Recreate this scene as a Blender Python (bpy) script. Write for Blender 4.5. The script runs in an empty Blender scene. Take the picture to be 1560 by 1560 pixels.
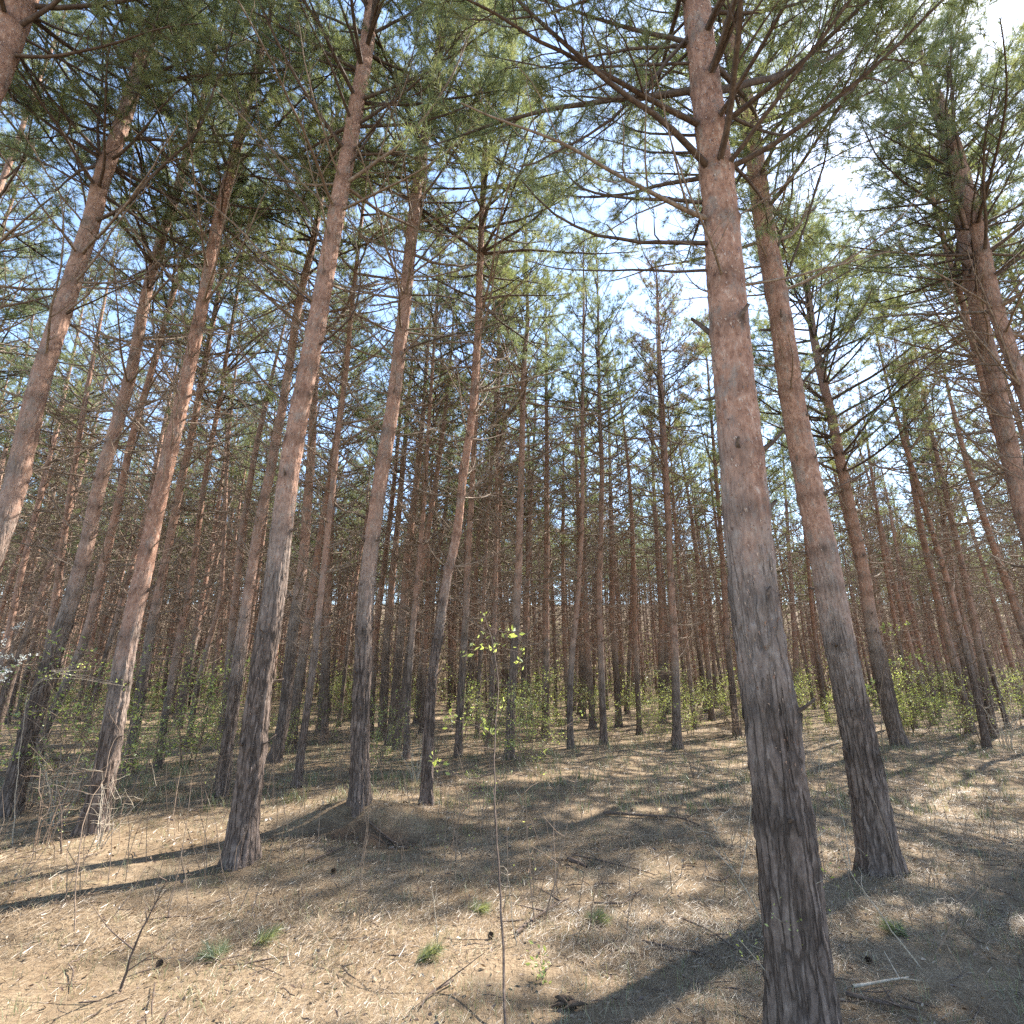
import bpy, math, random
import numpy as np
from mathutils import Vector, Matrix, noise as mnoise

sc = bpy.context.scene
COL = sc.collection
R = math.radians

# ------------------------------------------------------------------ camera
F, TILT, CAMH = 850.0, R(17.5), 1.6
CT, ST = math.cos(TILT), math.sin(TILT)
cam_d = bpy.data.cameras.new('camera')
cam = bpy.data.objects.new('camera', cam_d)
COL.objects.link(cam)
cam.location = (0, 0, CAMH)
cam.rotation_euler = (R(90) + TILT, 0, 0)
cam_d.sensor_fit = 'HORIZONTAL'
cam_d.angle = 2 * math.atan(780 / F)
cam_d.clip_start = 0.05
cam_d.clip_end = 1000
sc.camera = cam


def ray(px, py):
    u, v = (px - 780) / F, (780 - py) / F
    return u, CT - v * ST, ST + v * CT


# ------------------------------------------------------------------ terrain
_r = np.random.default_rng(5)
_W = [(_r.uniform(0, 2 * math.pi), k, _r.uniform(0, 6.28), a) for k, a in
      ((.35, .07), (.5, .05), (.9, .035), (1.3, .025), (2.1, .016), (3.2, .012), (4.7, .008), (6.5, .006), (9., .004), (12., .003))]


def terrain(x, y):
    x = np.asarray(x, float); y = np.asarray(y, float)
    z = 0.013 * np.clip(y - 7, 0, 40) + .26 * np.clip(y - 50, 0, 70) + 0.0 * x
    for th, k, p, a in _W:
        z = z + a * np.sin(k * (x * math.cos(th) + y * math.sin(th)) + p)
    # low mound with a hollow in front of the flaking pine
    z = z + .24 * np.exp(-(((x + 1.75) / .8) ** 2 + ((y - 7.3) / .45) ** 2))
    z = z - .17 * np.exp(-(((x + 1.6) / .7) ** 2 + ((y - 6.75) / .25) ** 2))
    return z


def h(x, y):
    return float(terrain(x, y))


def ground_at(px, py):
    dx, dy, dz = ray(px, py)
    z = 0.0
    for _ in range(12):
        s = (z - CAMH) / dz
        z = 0.5 * z + 0.5 * h(dx * s, dy * s)
    return dx * s, dy * s, h(dx * s, dy * s)


def on_plane(px, py, Y):
    dx, dy, dz = ray(px, py)
    s = Y / dy
    return np.array([dx * s, Y, CAMH + dz * s])


def project(x, y, z):
    z -= CAMH
    d = y * CT + z * ST
    return 780 + F * x / d, 780 - F * (z * CT - y * ST) / d


# ------------------------------------------------------------------ mesh helpers
class MB:
    """collects tubes, blades and quads, then becomes one mesh"""
    def __init__(self):
        self.v, self.f3, self.f4, self.t, self.n = [], [], [], [], 0

    def add(self, v, f, mat=0, tone=None, smooth=True):
        v = np.asarray(v, np.float32).reshape(-1, 3)
        f = np.asarray(f, np.int32)
        (self.f3 if f.shape[1] == 3 else self.f4).append((f + self.n, mat, smooth))
        self.v.append(v)
        self.t.append(np.zeros(len(v), np.float32) if tone is None else np.asarray(tone, np.float32))
        self.n += len(v)

    def merge(self, o, M=None, moff=0):
        """append another builder, moved by a 4x4 matrix"""
        if not o.n:
            return
        v = np.concatenate(o.v)
        if M is not None:
            v = v @ M[:3, :3].T + M[:3, 3]
        for src, dst in ((o.f3, self.f3), (o.f4, self.f4)):
            for f, m, s in src:
                dst.append((f + self.n, m + moff, s))
        self.v.append(v.astype(np.float32)); self.t.append(np.concatenate(o.t)); self.n += len(v)

    def mesh(self, name, mats):
        me = bpy.data.meshes.new(name)
        v = np.concatenate(self.v)
        me.vertices.add(len(v)); me.vertices.foreach_set('co', v.ravel())
        loops, starts, mi, sm = [], [], [], []
        pos = 0
        for lst, k in ((self.f3, 3), (self.f4, 4)):
            for f, m, s in lst:
                loops.append(f.ravel()); starts.append(pos + k * np.arange(len(f)))
                pos += k * len(f)
                mi.append(np.full(len(f), m, np.int32)); sm.append(np.full(len(f), s, bool))
        loops = np.concatenate(loops); starts = np.concatenate(starts).astype(np.int32)
        me.loops.add(len(loops)); me.loops.foreach_set('vertex_index', loops.astype(np.int32))
        me.polygons.add(len(starts)); me.polygons.foreach_set('loop_start', starts)
        me.polygons.foreach_set('material_index', np.concatenate(mi))
        me.polygons.foreach_set('use_smooth', np.concatenate(sm))
        a = me.attributes.new('tone', 'FLOAT', 'POINT'); a.data.foreach_set('value', np.concatenate(self.t))
        for m in mats:
            me.materials.append(m)
        me.update(calc_edges=True)
        return me

    def obj(self, name, mats, parent=None):
        o = bpy.data.objects.new(name, self.mesh(name, mats))
        COL.objects.link(o); o.parent = parent
        return o


def nrm(a):
    return a / np.maximum(np.linalg.norm(a, axis=-1, keepdims=True), 1e-9)


def tubes(mb, P, Rr, k=4, mat=0, tone=0.0):
    """P (T,n,3) centre lines, Rr (T,n) radii"""
    P = np.asarray(P, float); Rr = np.asarray(Rr, float)
    T, n = P.shape[:2]
    tan = nrm(np.gradient(P, axis=1))
    ref = np.where(np.abs(tan[:, :1, 2:3]) > .9, np.array([1., 0, 0]), np.array([0., 0, 1.]))
    a = nrm(np.cross(tan, np.broadcast_to(ref, tan.shape)))
    b = np.cross(tan, a)
    th = np.arange(k) * 2 * math.pi / k
    ring = a[:, :, None] * np.cos(th)[None, None, :, None] + b[:, :, None] * np.sin(th)[None, None, :, None]
    V = P[:, :, None] + ring * Rr[:, :, None, None]
    i = np.arange(n - 1)[:, None] * k; j = np.arange(k)[None]; j2 = (j + 1) % k
    q = np.stack([i + j, i + j2, i + k + j2, i + k + j], -1).reshape(-1, 4)
    q = (q[None] + (np.arange(T) * n * k)[:, None, None]).reshape(-1, 4)
    mb.add(V.reshape(-1, 3), q, mat, np.full(T * n * k, tone))


def needles(mb, rng, tips, dirs, N, length, width, mat, spread=(25, 70), back=.12):
    tips = np.asarray(tips); dirs = nrm(np.asarray(dirs))
    T = len(tips)
    d = np.repeat(dirs, N, 0); p = np.repeat(tips, N, 0)
    M = T * N
    p = p - d * (rng.random((M, 1)) ** 1.3 * back)
    per = nrm(np.cross(d, nrm(rng.normal(size=(M, 3)))))
    ang = np.radians(rng.uniform(spread[0], spread[1], (M, 1)))
    nd = d * np.cos(ang) + per * np.sin(ang)
    nd[:, 2] -= .12; nd = nrm(nd)
    side = nrm(np.cross(nd, nrm(rng.normal(size=(M, 3)))))
    ln = length * rng.uniform(.7, 1.15, (M, 1))
    V = np.stack([p - side * width / 2, p + side * width / 2, p + nd * ln], 1)
    tone = np.repeat(np.clip(np.repeat(rng.random(T), N) * .8 + rng.random(M) * .2, 0, 1), 3)
    mb.add(V.reshape(-1, 3), np.arange(M * 3).reshape(-1, 3), mat, tone, False)


def resample(P, n):
    P = np.asarray(P, float)
    s = np.concatenate([[0], np.cumsum(np.linalg.norm(np.diff(P, axis=0), axis=1))])
    t = np.linspace(0, s[-1], n)
    Q = np.stack([np.interp(t, s, P[:, i]) for i in range(3)], 1)
    for _ in range(2):
        Q[1:-1] = .25 * Q[:-2] + .5 * Q[1:-1] + .25 * Q[2:]
    return Q, s[-1]


def grow(rng, P, r0, r1, live, wood, need, N=26, nl=.085, nw=.0032, spacing=.14, twl=.55, sub=3, ks=(5, 4, 3), s0=.22, up=.15, nmat=0, tmin=.0011, back=.12):
    """a limb along P with twigs, finer twigs and (when live) needle tufts"""
    n = max(6, int(np.linalg.norm(np.diff(np.asarray(P), axis=0), axis=1).sum() / .14))
    Q, L = resample(P, n)
    Q[1:] += np.cumsum(rng.normal(0, .006, (n - 1, 3)), 0)
    t = np.linspace(0, 1, n)
    tubes(wood, Q[None], (r0 + (r1 - r0) * t ** .8)[None], ks[0])
    tan = nrm(np.gradient(Q, axis=0))
    nt = max(2, int(L / spacing))
    tw, twr, sb, sbr, tips, tdirs = [], [], [], [], [Q[-1]], [tan[-1]]
    sgn = 1
    for i in range(nt):
        s = s0 + (1 - s0) * (i + rng.random()) / nt
        j = min(n - 1, int(s * (n - 1)))
        p, d = Q[j], tan[j]
        sgn = -sgn
        per = np.cross(d, [0, 0, 1.]) * sgn + rng.normal(0, .45, 3)
        per = per - d * per.dot(d); per /= np.linalg.norm(per) + 1e-9
        q = d * rng.uniform(.5, 1.1) + per * rng.uniform(.5, 1.0); q[2] += up * rng.uniform(.3, 1.4); q /= np.linalg.norm(q)
        ln = (.3 + .7 * (1 - s)) * twl * rng.uniform(.5, 1.25)
        if not live and rng.random() < .35:
            ln *= .35
        bend = rng.normal(0, .18, 3); bend[2] += .15 if live else rng.uniform(-.1, .2)
        u = np.linspace(0, 1, 5)[:, None]
        line = p + q * ln * u + bend * ln * u ** 2
        line[1:] += rng.normal(0, .008, (4, 3))
        ra = max(.0018, (r0 + (r1 - r0) * s) * .45)
        tw.append(line); twr.append(np.linspace(ra, tmin, 5))
        tips.append(line[-1]); tdirs.append(line[-1] - line[-2])
        for _ in range(rng.integers(max(0, sub - 1), sub + 2) if sub else 0):
            c = rng.uniform(.25, .95); kk = min(3, int(c * 4)); pp = line[kk] + (line[kk + 1] - line[kk]) * (c * 4 - kk)
            dd = nrm(line[kk + 1] - line[kk]); pr = rng.normal(size=3); pr -= dd * pr.dot(dd); pr /= np.linalg.norm(pr)
            e = nrm(dd * rng.uniform(.4, 1) + pr * .8 + np.array([0, 0, up * .6])); l2 = rng.uniform(.07, .2) * (1 if live else 1.1)
            sb.append(np.stack([pp, pp + e * l2 * .5 + rng.normal(0, .006, 3), pp + e * l2 + rng.normal(0, .012, 3)]))
            sbr.append([max(.0014, ra * .5), .0013, tmin])
            tips.append(sb[-1][-1]); tdirs.append(sb[-1][-1] - sb[-1][-2])
    tubes(wood, np.array(tw), np.array(twr), ks[1])
    if sb:
        tubes(wood, np.array(sb), np.array(sbr), ks[2])
    if live and need is not None:
        keep = rng.random(len(tips)) < .9
        needles(need, rng, np.array(tips)[keep], np.array(tdirs)[keep], N, nl, nw, nmat, back=back)


# ------------------------------------------------------------------ materials
class NT:
    def __init__(self, name):
        self.m = bpy.data.materials.new(name); self.m.use_nodes = True
        self.t = self.m.node_tree; self.t.nodes.clear()
        self.out = self.n('ShaderNodeOutputMaterial')

    def n(self, typ, **kw):
        nd = self.t.nodes.new(typ)
        for k, v in kw.items():
            if k.startswith('i_'):
                nd.inputs[k[2:].replace('_', ' ')].default_value = v
            else:
                setattr(nd, k, v)
        return nd

    def l(self, a, b):
        self.t.links.new(a, b)

    def ramp(self, src, stops):
        r = self.n('ShaderNodeValToRGB'); e = r.color_ramp.elements
        while len(e) < len(stops):
            e.new(.5)
        for el, (p, c) in zip(e, stops):
            el.position = p; el.color = (*c, 1) if len(c) == 3 else c
        self.l(src, r.inputs['Fac']); return r.outputs['Color']

    def mix(self, fac, a, b, mode='MIX'):
        m = self.n('ShaderNodeMix', data_type='RGBA', blend_type=mode)
        for s, k in ((fac, 0), (a, 6), (b, 7)):
            if hasattr(s, 'links'):
                self.l(s, m.inputs[k])
            else:
                m.inputs[k].default_value = s if k == 0 else (*s, 1)
        return m.outputs[2]

    def math(self, op, a, b=None, clamp=False):
        m = self.n('ShaderNodeMath', operation=op, use_clamp=clamp)
        for s, k in ((a, 0), (b, 1)):
            if s is None: continue
            if hasattr(s, 'links'): self.l(s, m.inputs[k])
            else: m.inputs[k].default_value = s
        return m.outputs[0]

    def noise(self, vec, scale, detail=4, rough=.6):
        x = self.n('ShaderNodeTexNoise', i_Scale=scale, i_Detail=detail, i_Roughness=rough)
        self.l(vec, x.inputs['Vector']); return x.outputs['Fac']

    def mapped(self, vec, scale):
        x = self.n('ShaderNodeMapping'); x.inputs['Scale'].default_value = scale
        self.l(vec, x.inputs['Vector']); return x.outputs['Vector']


def bark_material():
    g = NT('pine_bark')
    tc = g.n('ShaderNodeTexCoord').outputs['Object']
    oi = g.n('ShaderNodeObjectInfo').outputs['Random']
    off = g.n('ShaderNodeVectorMath', operation='ADD'); g.l(tc, off.inputs[0])
    cx = g.n('ShaderNodeCombineXYZ'); g.l(g.math('MULTIPLY', oi, 37.0), cx.inputs['Z']); g.l(cx.outputs[0], off.inputs[1])
    vec = off.outputs[0]
    sep = g.n('ShaderNodeSeparateXYZ'); g.l(tc, sep.inputs[0]); z = sep.outputs['Z']
    vlow = g.mapped(vec, (1, 1, .15)); vup = g.mapped(vec, (1, 1, .45))
    big = g.noise(g.mapped(vec, (1, 1, .35)), 5.5, 5, .65)
    # furrowed plates of the foot
    vor = g.n('ShaderNodeTexVoronoi', feature='DISTANCE_TO_EDGE', i_Scale=17.0)
    wob = g.n('ShaderNodeTexNoise', i_Scale=14.0, i_Detail=3.0); g.l(vlow, wob.inputs['Vector'])
    va = g.n('ShaderNodeVectorMath', operation='MULTIPLY_ADD'); g.l(wob.outputs['Color'], va.inputs[0]); va.inputs[1].default_value = (.11,) * 3; g.l(vlow, va.inputs[2])
    g.l(va.outputs[0], vor.inputs['Vector'])
    crack = g.ramp(vor.outputs['Distance'], [(0, (0, 0, 0)), (.16, (1, 1, 1))])
    fine = g.noise(g.mapped(vec, (1, 1, .38)), 34, 7, .75)
    low = g.ramp(fine, [(.25, (.07, .052, .043)), (.5, (.165, .122, .10)), (.75, (.31, .245, .205))])
    low = g.mix(g.math('MULTIPLY', g.math('SUBTRACT', 1.0, crack), .62), low, (.035, .026, .021))
    # thin flaking orange bark above
    fl = g.noise(vup, 26, 6, .72)
    up = g.ramp(fl, [(.28, (.145, .075, .052)), (.45, (.305, .168, .117)), (.58, (.42, .25, .18)), (.69, (.58, .455, .37))])
    grey = g.ramp(fine, [(.25, (.13, .10, .085)), (.5, (.27, .21, .175)), (.75, (.44, .37, .32))])
    patch = g.noise(vup, 7, 5, .7)
    up = g.mix(g.ramp(patch, [(.53, (0, 0, 0)), (.63, (.85, .85, .85))]), up, grey)
    up = g.mix(g.ramp(g.noise(vup, 13, 4, .6), [(.62, (0, 0, 0)), (.72, (.7, .7, .7))]), up, (.07, .05, .04))
    oi2 = g.math('FRACT', g.math('MULTIPLY', oi, 7.31))
    up = g.mix(g.math('MULTIPLY', oi2, .32), up, grey)
    # transitions: dark foot -> grey -> orange, height differs tree by tree
    h1 = g.math('ADD', z, g.math('MULTIPLY', big, 2.6))
    lim = g.math('MULTIPLY_ADD', oi, 1.6); lim.node.inputs[2].default_value = 2.0
    f1 = g.math('MULTIPLY', g.math('SUBTRACT', h1, lim), .75, True)
    lim2 = g.math('ADD', lim, .9)
    f2 = g.math('MULTIPLY', g.math('SUBTRACT', h1, lim2), .8, True)
    mid = g.mix(f1, low, grey)
    col = g.mix(f2, mid, up)
    at = g.n('ShaderNodeAttribute', attribute_name='tone')
    col = g.mix(g.math('MULTIPLY', at.outputs['Fac'], .85), col, (.03, .024, .02))
    bs = g.n('ShaderNodeBsdfPrincipled', i_Roughness=.9)
    bs.inputs['Specular IOR Level'].default_value = .125
    g.l(col, bs.inputs['Base Color'])
    hgt = g.mix(f2, g.mix(.45, crack, fine), g.mix(.6, patch, fl))
    bp = g.n('ShaderNodeBump', i_Strength=1.0, i_Distance=.022); g.l(hgt, bp.inputs['Height'])
    g.l(bp.outputs[0], bs.inputs['Normal']); g.l(bs.outputs[0], g.out.inputs[0])
    return g.m


def leafy(name, stops, trans=.4, objvar=None):
    g = NT(name)
    at = g.n('ShaderNodeAttribute', attribute_name='tone').outputs['Fac']
    col = g.ramp(at, stops)
    if objvar:
        oi = g.n('ShaderNodeObjectInfo').outputs['Random']
        col = g.mix(g.ramp(oi, [(.5, (0, 0, 0)), (1., (.6, .6, .6))]), col, objvar)
    d = g.n('ShaderNodeBsdfDiffuse'); t = g.n('ShaderNodeBsdfTranslucent')
    g.l(col, d.inputs['Color']); g.l(col, t.inputs['Color'])
    m = g.n('ShaderNodeMixShader'); m.inputs[0].default_value = trans
    g.l(d.outputs[0], m.inputs[1]); g.l(t.outputs[0], m.inputs[2])
    gl = g.n('ShaderNodeBsdfGlossy'); gl.inputs['Roughness'].default_value = .45
    gl.inputs['Color'].default_value = (.9, .95, 1, 1)
    m2 = g.n('ShaderNodeMixShader'); m2.inputs[0].default_value = .05
    g.l(m.outputs[0], m2.inputs[1]); g.l(gl.outputs[0], m2.inputs[2])
    g.l(m2.outputs[0], g.out.inputs[0])
    return g.m


def woody(name, stops, scale=30):
    g = NT(name)
    tc = g.n('ShaderNodeTexCoord').outputs['Object']
    col = g.ramp(g.noise(g.mapped(tc, (1, 1, 1)), scale, 4, .7), stops)
    bs = g.n('ShaderNodeBsdfPrincipled', i_Roughness=.85); bs.inputs['Specular IOR Level'].default_value = .2
    g.l(col, bs.inputs['Base Color']); g.l(bs.outputs[0], g.out.inputs[0])
    return g.m


def ground_material():
    g = NT('needle_floor')
    tc = g.n('ShaderNodeTexCoord').outputs['Object']
    st1 = g.noise(g.mapped(tc, (60, 9, 20)), 1, 5, .75)
    st2 = g.noise(g.mapped(tc, (8, 55, 20)), 1, 5, .75)
    fine = g.mix(.5, st1, st2)
    col = g.ramp(fine, [(.3, (.075, .053, .034)), (.46, (.185, .134, .086)), (.58, (.275, .21, .138)), (.72, (.38, .31, .215))])
    pat = g.noise(tc, 1.3, 6, .65)
    col = g.mix(g.ramp(pat, [(.42, (0, 0, 0)), (.66, (.85, .85, .85))]), col, (.13, .088, .052))
    col = g.mix(g.ramp(g.noise(tc, 2.7, 5, .7), [(.58, (0, 0, 0)), (.75, (.45, .45, .45))]), col, (.17, .155, .075))
    # bare dark soil in the hollow
    mp = g.n('ShaderNodeVectorMath', operation='DISTANCE'); g.l(g.mapped(tc, (.55, 1.3, 0)), mp.inputs[0]); mp.inputs[1].default_value = (-1.6 * .55, 6.78 * 1.3, 0)
    hol = g.math('ADD', mp.outputs['Value'], g.math('MULTIPLY', g.noise(tc, 5, 5, .7), .6))
    col = g.mix(g.ramp(hol, [(.5, (.9, .9, .9)), (.78, (0, 0, 0))]), col, (.075, .05, .034))
    bs = g.n('ShaderNodeBsdfPrincipled', i_Roughness=.95); bs.inputs['Specular IOR Level'].default_value = .1
    g.l(col, bs.inputs['Base Color'])
    bp = g.n('ShaderNodeBump', i_Strength=.9, i_Distance=.03)
    g.l(g.mix(.4, fine, g.noise(tc, 14, 5, .7)), bp.inputs['Height']); g.l(bp.outputs[0], bs.inputs['Normal'])
    g.l(bs.outputs[0], g.out.inputs[0])
    return g.m


BARK = bark_material()
WOOD = woody('branch_bark', [(.3, (.045, .032, .026)), (.55, (.105, .075, .058)), (.75, (.19, .145, .115))])
DEADWOOD = woody('dead_branch_bark', [(.3, (.10, .073, .055)), (.55, (.24, .18, .135)), (.75, (.40, .33, .265))])
TWIG = woody('twig_bark', [(.3, (.12, .085, .06)), (.6, (.25, .18, .13)), (.8, (.36, .29, .22))])
PALETWIG = woody('pale_twig_bark', [(.3, (.25, .20, .15)), (.6, (.42, .36, .28)), (.8, (.55, .49, .40))])
NEEDLE = leafy('pine_needles', [(0, (.10, .12, .045)), (.35, (.17, .20, .065)), (.7, (.245, .27, .085)), (.93, (.32, .31, .115)), (1, (.36, .26, .13))], .58, (.16, .205, .10))
BROWNNEEDLE = leafy('browning_needles', [(0, (.10, .10, .045)), (.4, (.22, .15, .075)), (1, (.34, .22, .12))], .4)
LEAF = leafy('spring_leaves', [(0, (.19, .245, .05)), (.45, (.35, .41, .085)), (1, (.50, .54, .16))], .62)
FLAKE = leafy('bark_flakes', [(0, (.16, .09, .065)), (.5, (.32, .19, .135)), (.85, (.44, .31, .235)), (1, (.54, .43, .35))], .25)
BLOSSOM = leafy('pale_blossom', [(0, (.45, .5, .45)), (1, (.8, .82, .8))], .35)
STRAW = leafy('straw_litter', [(0, (.06, .04, .025)), (.35, (.18, .125, .073)), (.8, (.29, .215, .135)), (1, (.37, .30, .205))], .1)
DRYLEAF = leafy('dry_leaves', [(0, (.09, .05, .028)), (.5, (.22, .14, .08)), (.9, (.30, .22, .14)), (1, (.42, .35, .27))], .15)
GRASS = leafy('young_grass', [(0, (.10, .13, .045)), (.5, (.19, .20, .08)), (1, (.36, .32, .17))], .3)
CONE = woody('cone_scales', [(.3, (.035, .024, .017)), (.7, (.11, .075, .05))], 60)
GROUND = ground_material()

# ------------------------------------------------------------------ light
W = bpy.data.worlds.new('World'); sc.world = W; W.use_nodes = True
wt = W.node_tree; wt.nodes.clear()
wo = wt.nodes.new('ShaderNodeOutputWorld'); bg = wt.nodes.new('ShaderNodeBackground'); sk = wt.nodes.new('ShaderNodeTexSky')
SUN_EL, SUN_AZ = R(49.5), R(50)
sk.sky_type = 'NISHITA'; sk.sun_disc = False; sk.sun_elevation = SUN_EL; sk.sun_rotation = SUN_AZ
sk.dust_density = .22; sk.air_density = 1.0; sk.ozone_density = .4
bg.inputs['Strength'].default_value = .125
wt.links.new(sk.outputs[0], bg.inputs[0]); wt.links.new(bg.outputs[0], wo.inputs[0])
sd = bpy.data.lights.new('sun', 'SUN'); sd.energy = 5.0; sd.angle = R(.5); sd.color = (1, .94, .85)
so = bpy.data.objects.new('sun', sd); COL.objects.link(so)
sdir = Vector((math.sin(SUN_AZ) * math.cos(SUN_EL), math.cos(SUN_AZ) * math.cos(SUN_EL), math.sin(SUN_EL)))
so.rotation_euler = sdir.to_track_quat('Z', 'Y').to_euler()
so.location = sdir * 60
sc.view_settings.view_transform = 'Standard'; sc.view_settings.look = 'None'
sc.view_settings.exposure = 2.05; sc.view_settings.gamma = 1
sc.render.engine = 'CYCLES'
cy = sc.cycles
cy.max_bounces = 6; cy.diffuse_bounces = 4; cy.glossy_bounces = 1; cy.transmission_bounces = 4; cy.transparent_max_bounces = 2
cy.use_denoising = False   # keeps needles and twigs crisp
cy.caustics_reflective = False; cy.caustics_refractive = False

# ------------------------------------------------------------------ ground sheet
t = np.linspace(-1, 1, 341)
gx = np.sign(t) * np.abs(t) ** 2.6 * 260
ty = np.linspace(-.55, 1, 400)
gy = 4 + np.sign(ty) * np.abs(ty) ** 2.6 * 320
X, Yg = np.meshgrid(gx, gy)
V = np.stack([X, Yg, terrain(X, Yg)], -1).reshape(-1, 3)
nx, ny = len(gx), len(gy)
i = (np.arange(ny - 1)[:, None] * nx + np.arange(nx - 1)[None]).ravel()
mb = MB(); mb.add(V, np.stack([i, i + 1, i + nx + 1, i + nx], 1))
o = mb.obj('ground', [GROUND]); o['kind'] = 'structure'

# ------------------------------------------------------------------ things
def tag(o, label, cat, group=None):
    o['label'] = label; o['category'] = cat
    if group: o['group'] = group
    return o


def empty(name, loc):
    o = bpy.data.objects.new(name, None); COL.objects.link(o); o.location = loc
    o.empty_display_size = .2
    return o


def add(name, me, parent, loc=(0, 0, 0), rot=(0, 0, 0), scale=(1, 1, 1)):
    o = bpy.data.objects.new(name, me); COL.objects.link(o); o.parent = parent
    o.location = loc; o.rotation_euler = rot; o.scale = scale
    return o


# ---- branch pools (grow along +X, up +Z)
def arc(rng, L, a, b, n=8):
    s = np.linspace(0, 1, n)
    return np.stack([s * L, L * .10 * np.sin(s * rng.uniform(1, 4) + rng.uniform(0, 6)) * s, L * (a * s + b * s * s)], 1)


rng = np.random.default_rng(11)
LIVE, DEAD, LIVE_B, DEAD_B, LIVE_C, DEAD_C = [], [], [], [], [], []
for k in range(10):
    w, nd = MB(), MB()
    grow(rng, arc(rng, 2.0, rng.uniform(-.15, .15), rng.uniform(.0, .4)), .023, .005, True, w, nd, N=38, nl=.10, nw=.0048, s0=.25, twl=.75, sub=3, spacing=.12)
    LIVE.append((w.mesh('branch', [WOOD]), nd.mesh('foliage', [NEEDLE])))
    w = MB()
    grow(rng, arc(rng, 1.7, rng.uniform(-.25, .25), rng.uniform(-.05, .6)), .019, .0055, False, w, None, twl=.85, sub=1, spacing=.15, s0=.12, tmin=.0024)
    DEAD.append(w.mesh('dead_branch', [DEADWOOD]))
for k in range(8):
    w, nd = MB(), MB()
    grow(rng, arc(rng, 2.0, rng.uniform(-.1, .15), rng.uniform(.0, .4)), .028, .008, True, w, nd, N=26, nl=.115, nw=.0072, s0=.25, twl=.75, sub=3, ks=(4, 3, 3), nmat=1, tmin=.0025)
    w.merge(nd); LIVE_B.append(w)
    w = MB()
    grow(rng, arc(rng, 1.7, rng.uniform(-.25, .25), rng.uniform(-.05, .6)), .025, .009, False, w, None, twl=.9, sub=1, spacing=.19, s0=.15, ks=(5, 4, 3), tmin=.0045)
    DEAD_B.append(w)
    w, nd = MB(), MB()
    grow(rng, arc(rng, 2.0, rng.uniform(-.1, .1), rng.uniform(.0, .35)), .026, .009, True, w, nd, N=7, nl=.2, nw=.05, s0=.2, twl=.85, sub=1, spacing=.28, ks=(3, 3, 3), nmat=1, tmin=.006, back=.25)
    w.merge(nd); LIVE_C.append(w)
    w = MB()
    grow(rng, arc(rng, 1.7, rng.uniform(-.2, .2), rng.uniform(-.1, .4)), .024, .009, False, w, None, twl=1.0, sub=0, spacing=.26, s0=.1, ks=(3, 3, 3), tmin=.009)
    DEAD_C.append(w)


def place(az, pitch, s, loc):
    ca, sa, cp, sp = math.cos(az), math.sin(az), math.cos(pitch), math.sin(pitch)
    M = np.eye(4)
    Rz = np.array([[ca, -sa, 0], [sa, ca, 0], [0, 0, 1.]]); Ry = np.array([[cp, 0, -sp], [0, 1, 0], [sp, 0, cp]])
    M[:3, :3] = Rz @ Ry * s; M[:3, 3] = loc
    return M


HN = 15.5


def live_len(q):
    """branch length along the live crown, q 0 at its foot .. 1 at the top"""
    return (1.8 * (1 - q) ** .65 + .75) * (1 if q > .1 else .8)


def live_pitch(rng, q):
    return R(8 + 45 * q + rng.uniform(-12, 16))


def crown_mb(rng, pool, z0, dens=1.0, gap=1.0, wid=1.0):
    m = MB()
    z = z0
    while z < HN - .25:
        q = (z - z0) / (HN - z0)
        nb = rng.integers(3, 6)
        a0 = rng.uniform(0, 6.28)
        for b in range(nb):
            if rng.random() > dens: continue
            L = live_len(q) * rng.uniform(.55, 1.15) * wid
            m.merge(pool[rng.integers(len(pool))], place(a0 + b * 6.283 / nb + rng.normal(0, .25), live_pitch(rng, q), L / 2.0, (0, 0, z + rng.uniform(-.12, .12))))
        z += rng.uniform(.38, .58) * gap
    for b in range(5):
        m.merge(pool[rng.integers(len(pool))], place(b * 1.6, R(62), .38, (0, 0, HN - .4)))
    return m


def dead_mb(rng, pool, z0, z1, per=(4, 7), gap=1.0):
    m = MB(); z = z0
    while z < z1:
        nb = rng.integers(*per); a0 = rng.uniform(0, 6.28)
        q = (z - z0) / (z1 - z0)
        for b in range(nb):
            L = (.7 + 1.3 * q ** .7) * rng.uniform(.35, 1.2)
            m.merge(pool[rng.integers(len(pool))], place(a0 + b * 6.283 / nb + rng.normal(0, .3), R(rng.uniform(-15, 38)), L / 1.7, (0, 0, z + rng.uniform(-.08, .08))))
        z += rng.uniform(.36, .55) * gap
    return m


CROWN_B = [crown_mb(rng, LIVE_B, rng.uniform(8.2, 9.9), .8, 1.08, .95).mesh('crown', [WOOD, NEEDLE]) for _ in range(6)]
_bm = crown_mb(rng, LIVE_B, 9.4, .8, 1.1, .9); CROWN_BROWN = _bm.mesh('crown', [WOOD, BROWNNEEDLE])
DEADW_B = [dead_mb(rng, DEAD_B, rng.uniform(1.5, 2.4), 9.6).mesh('dead_branchwork', [DEADWOOD]) for _ in range(6)]


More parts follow.
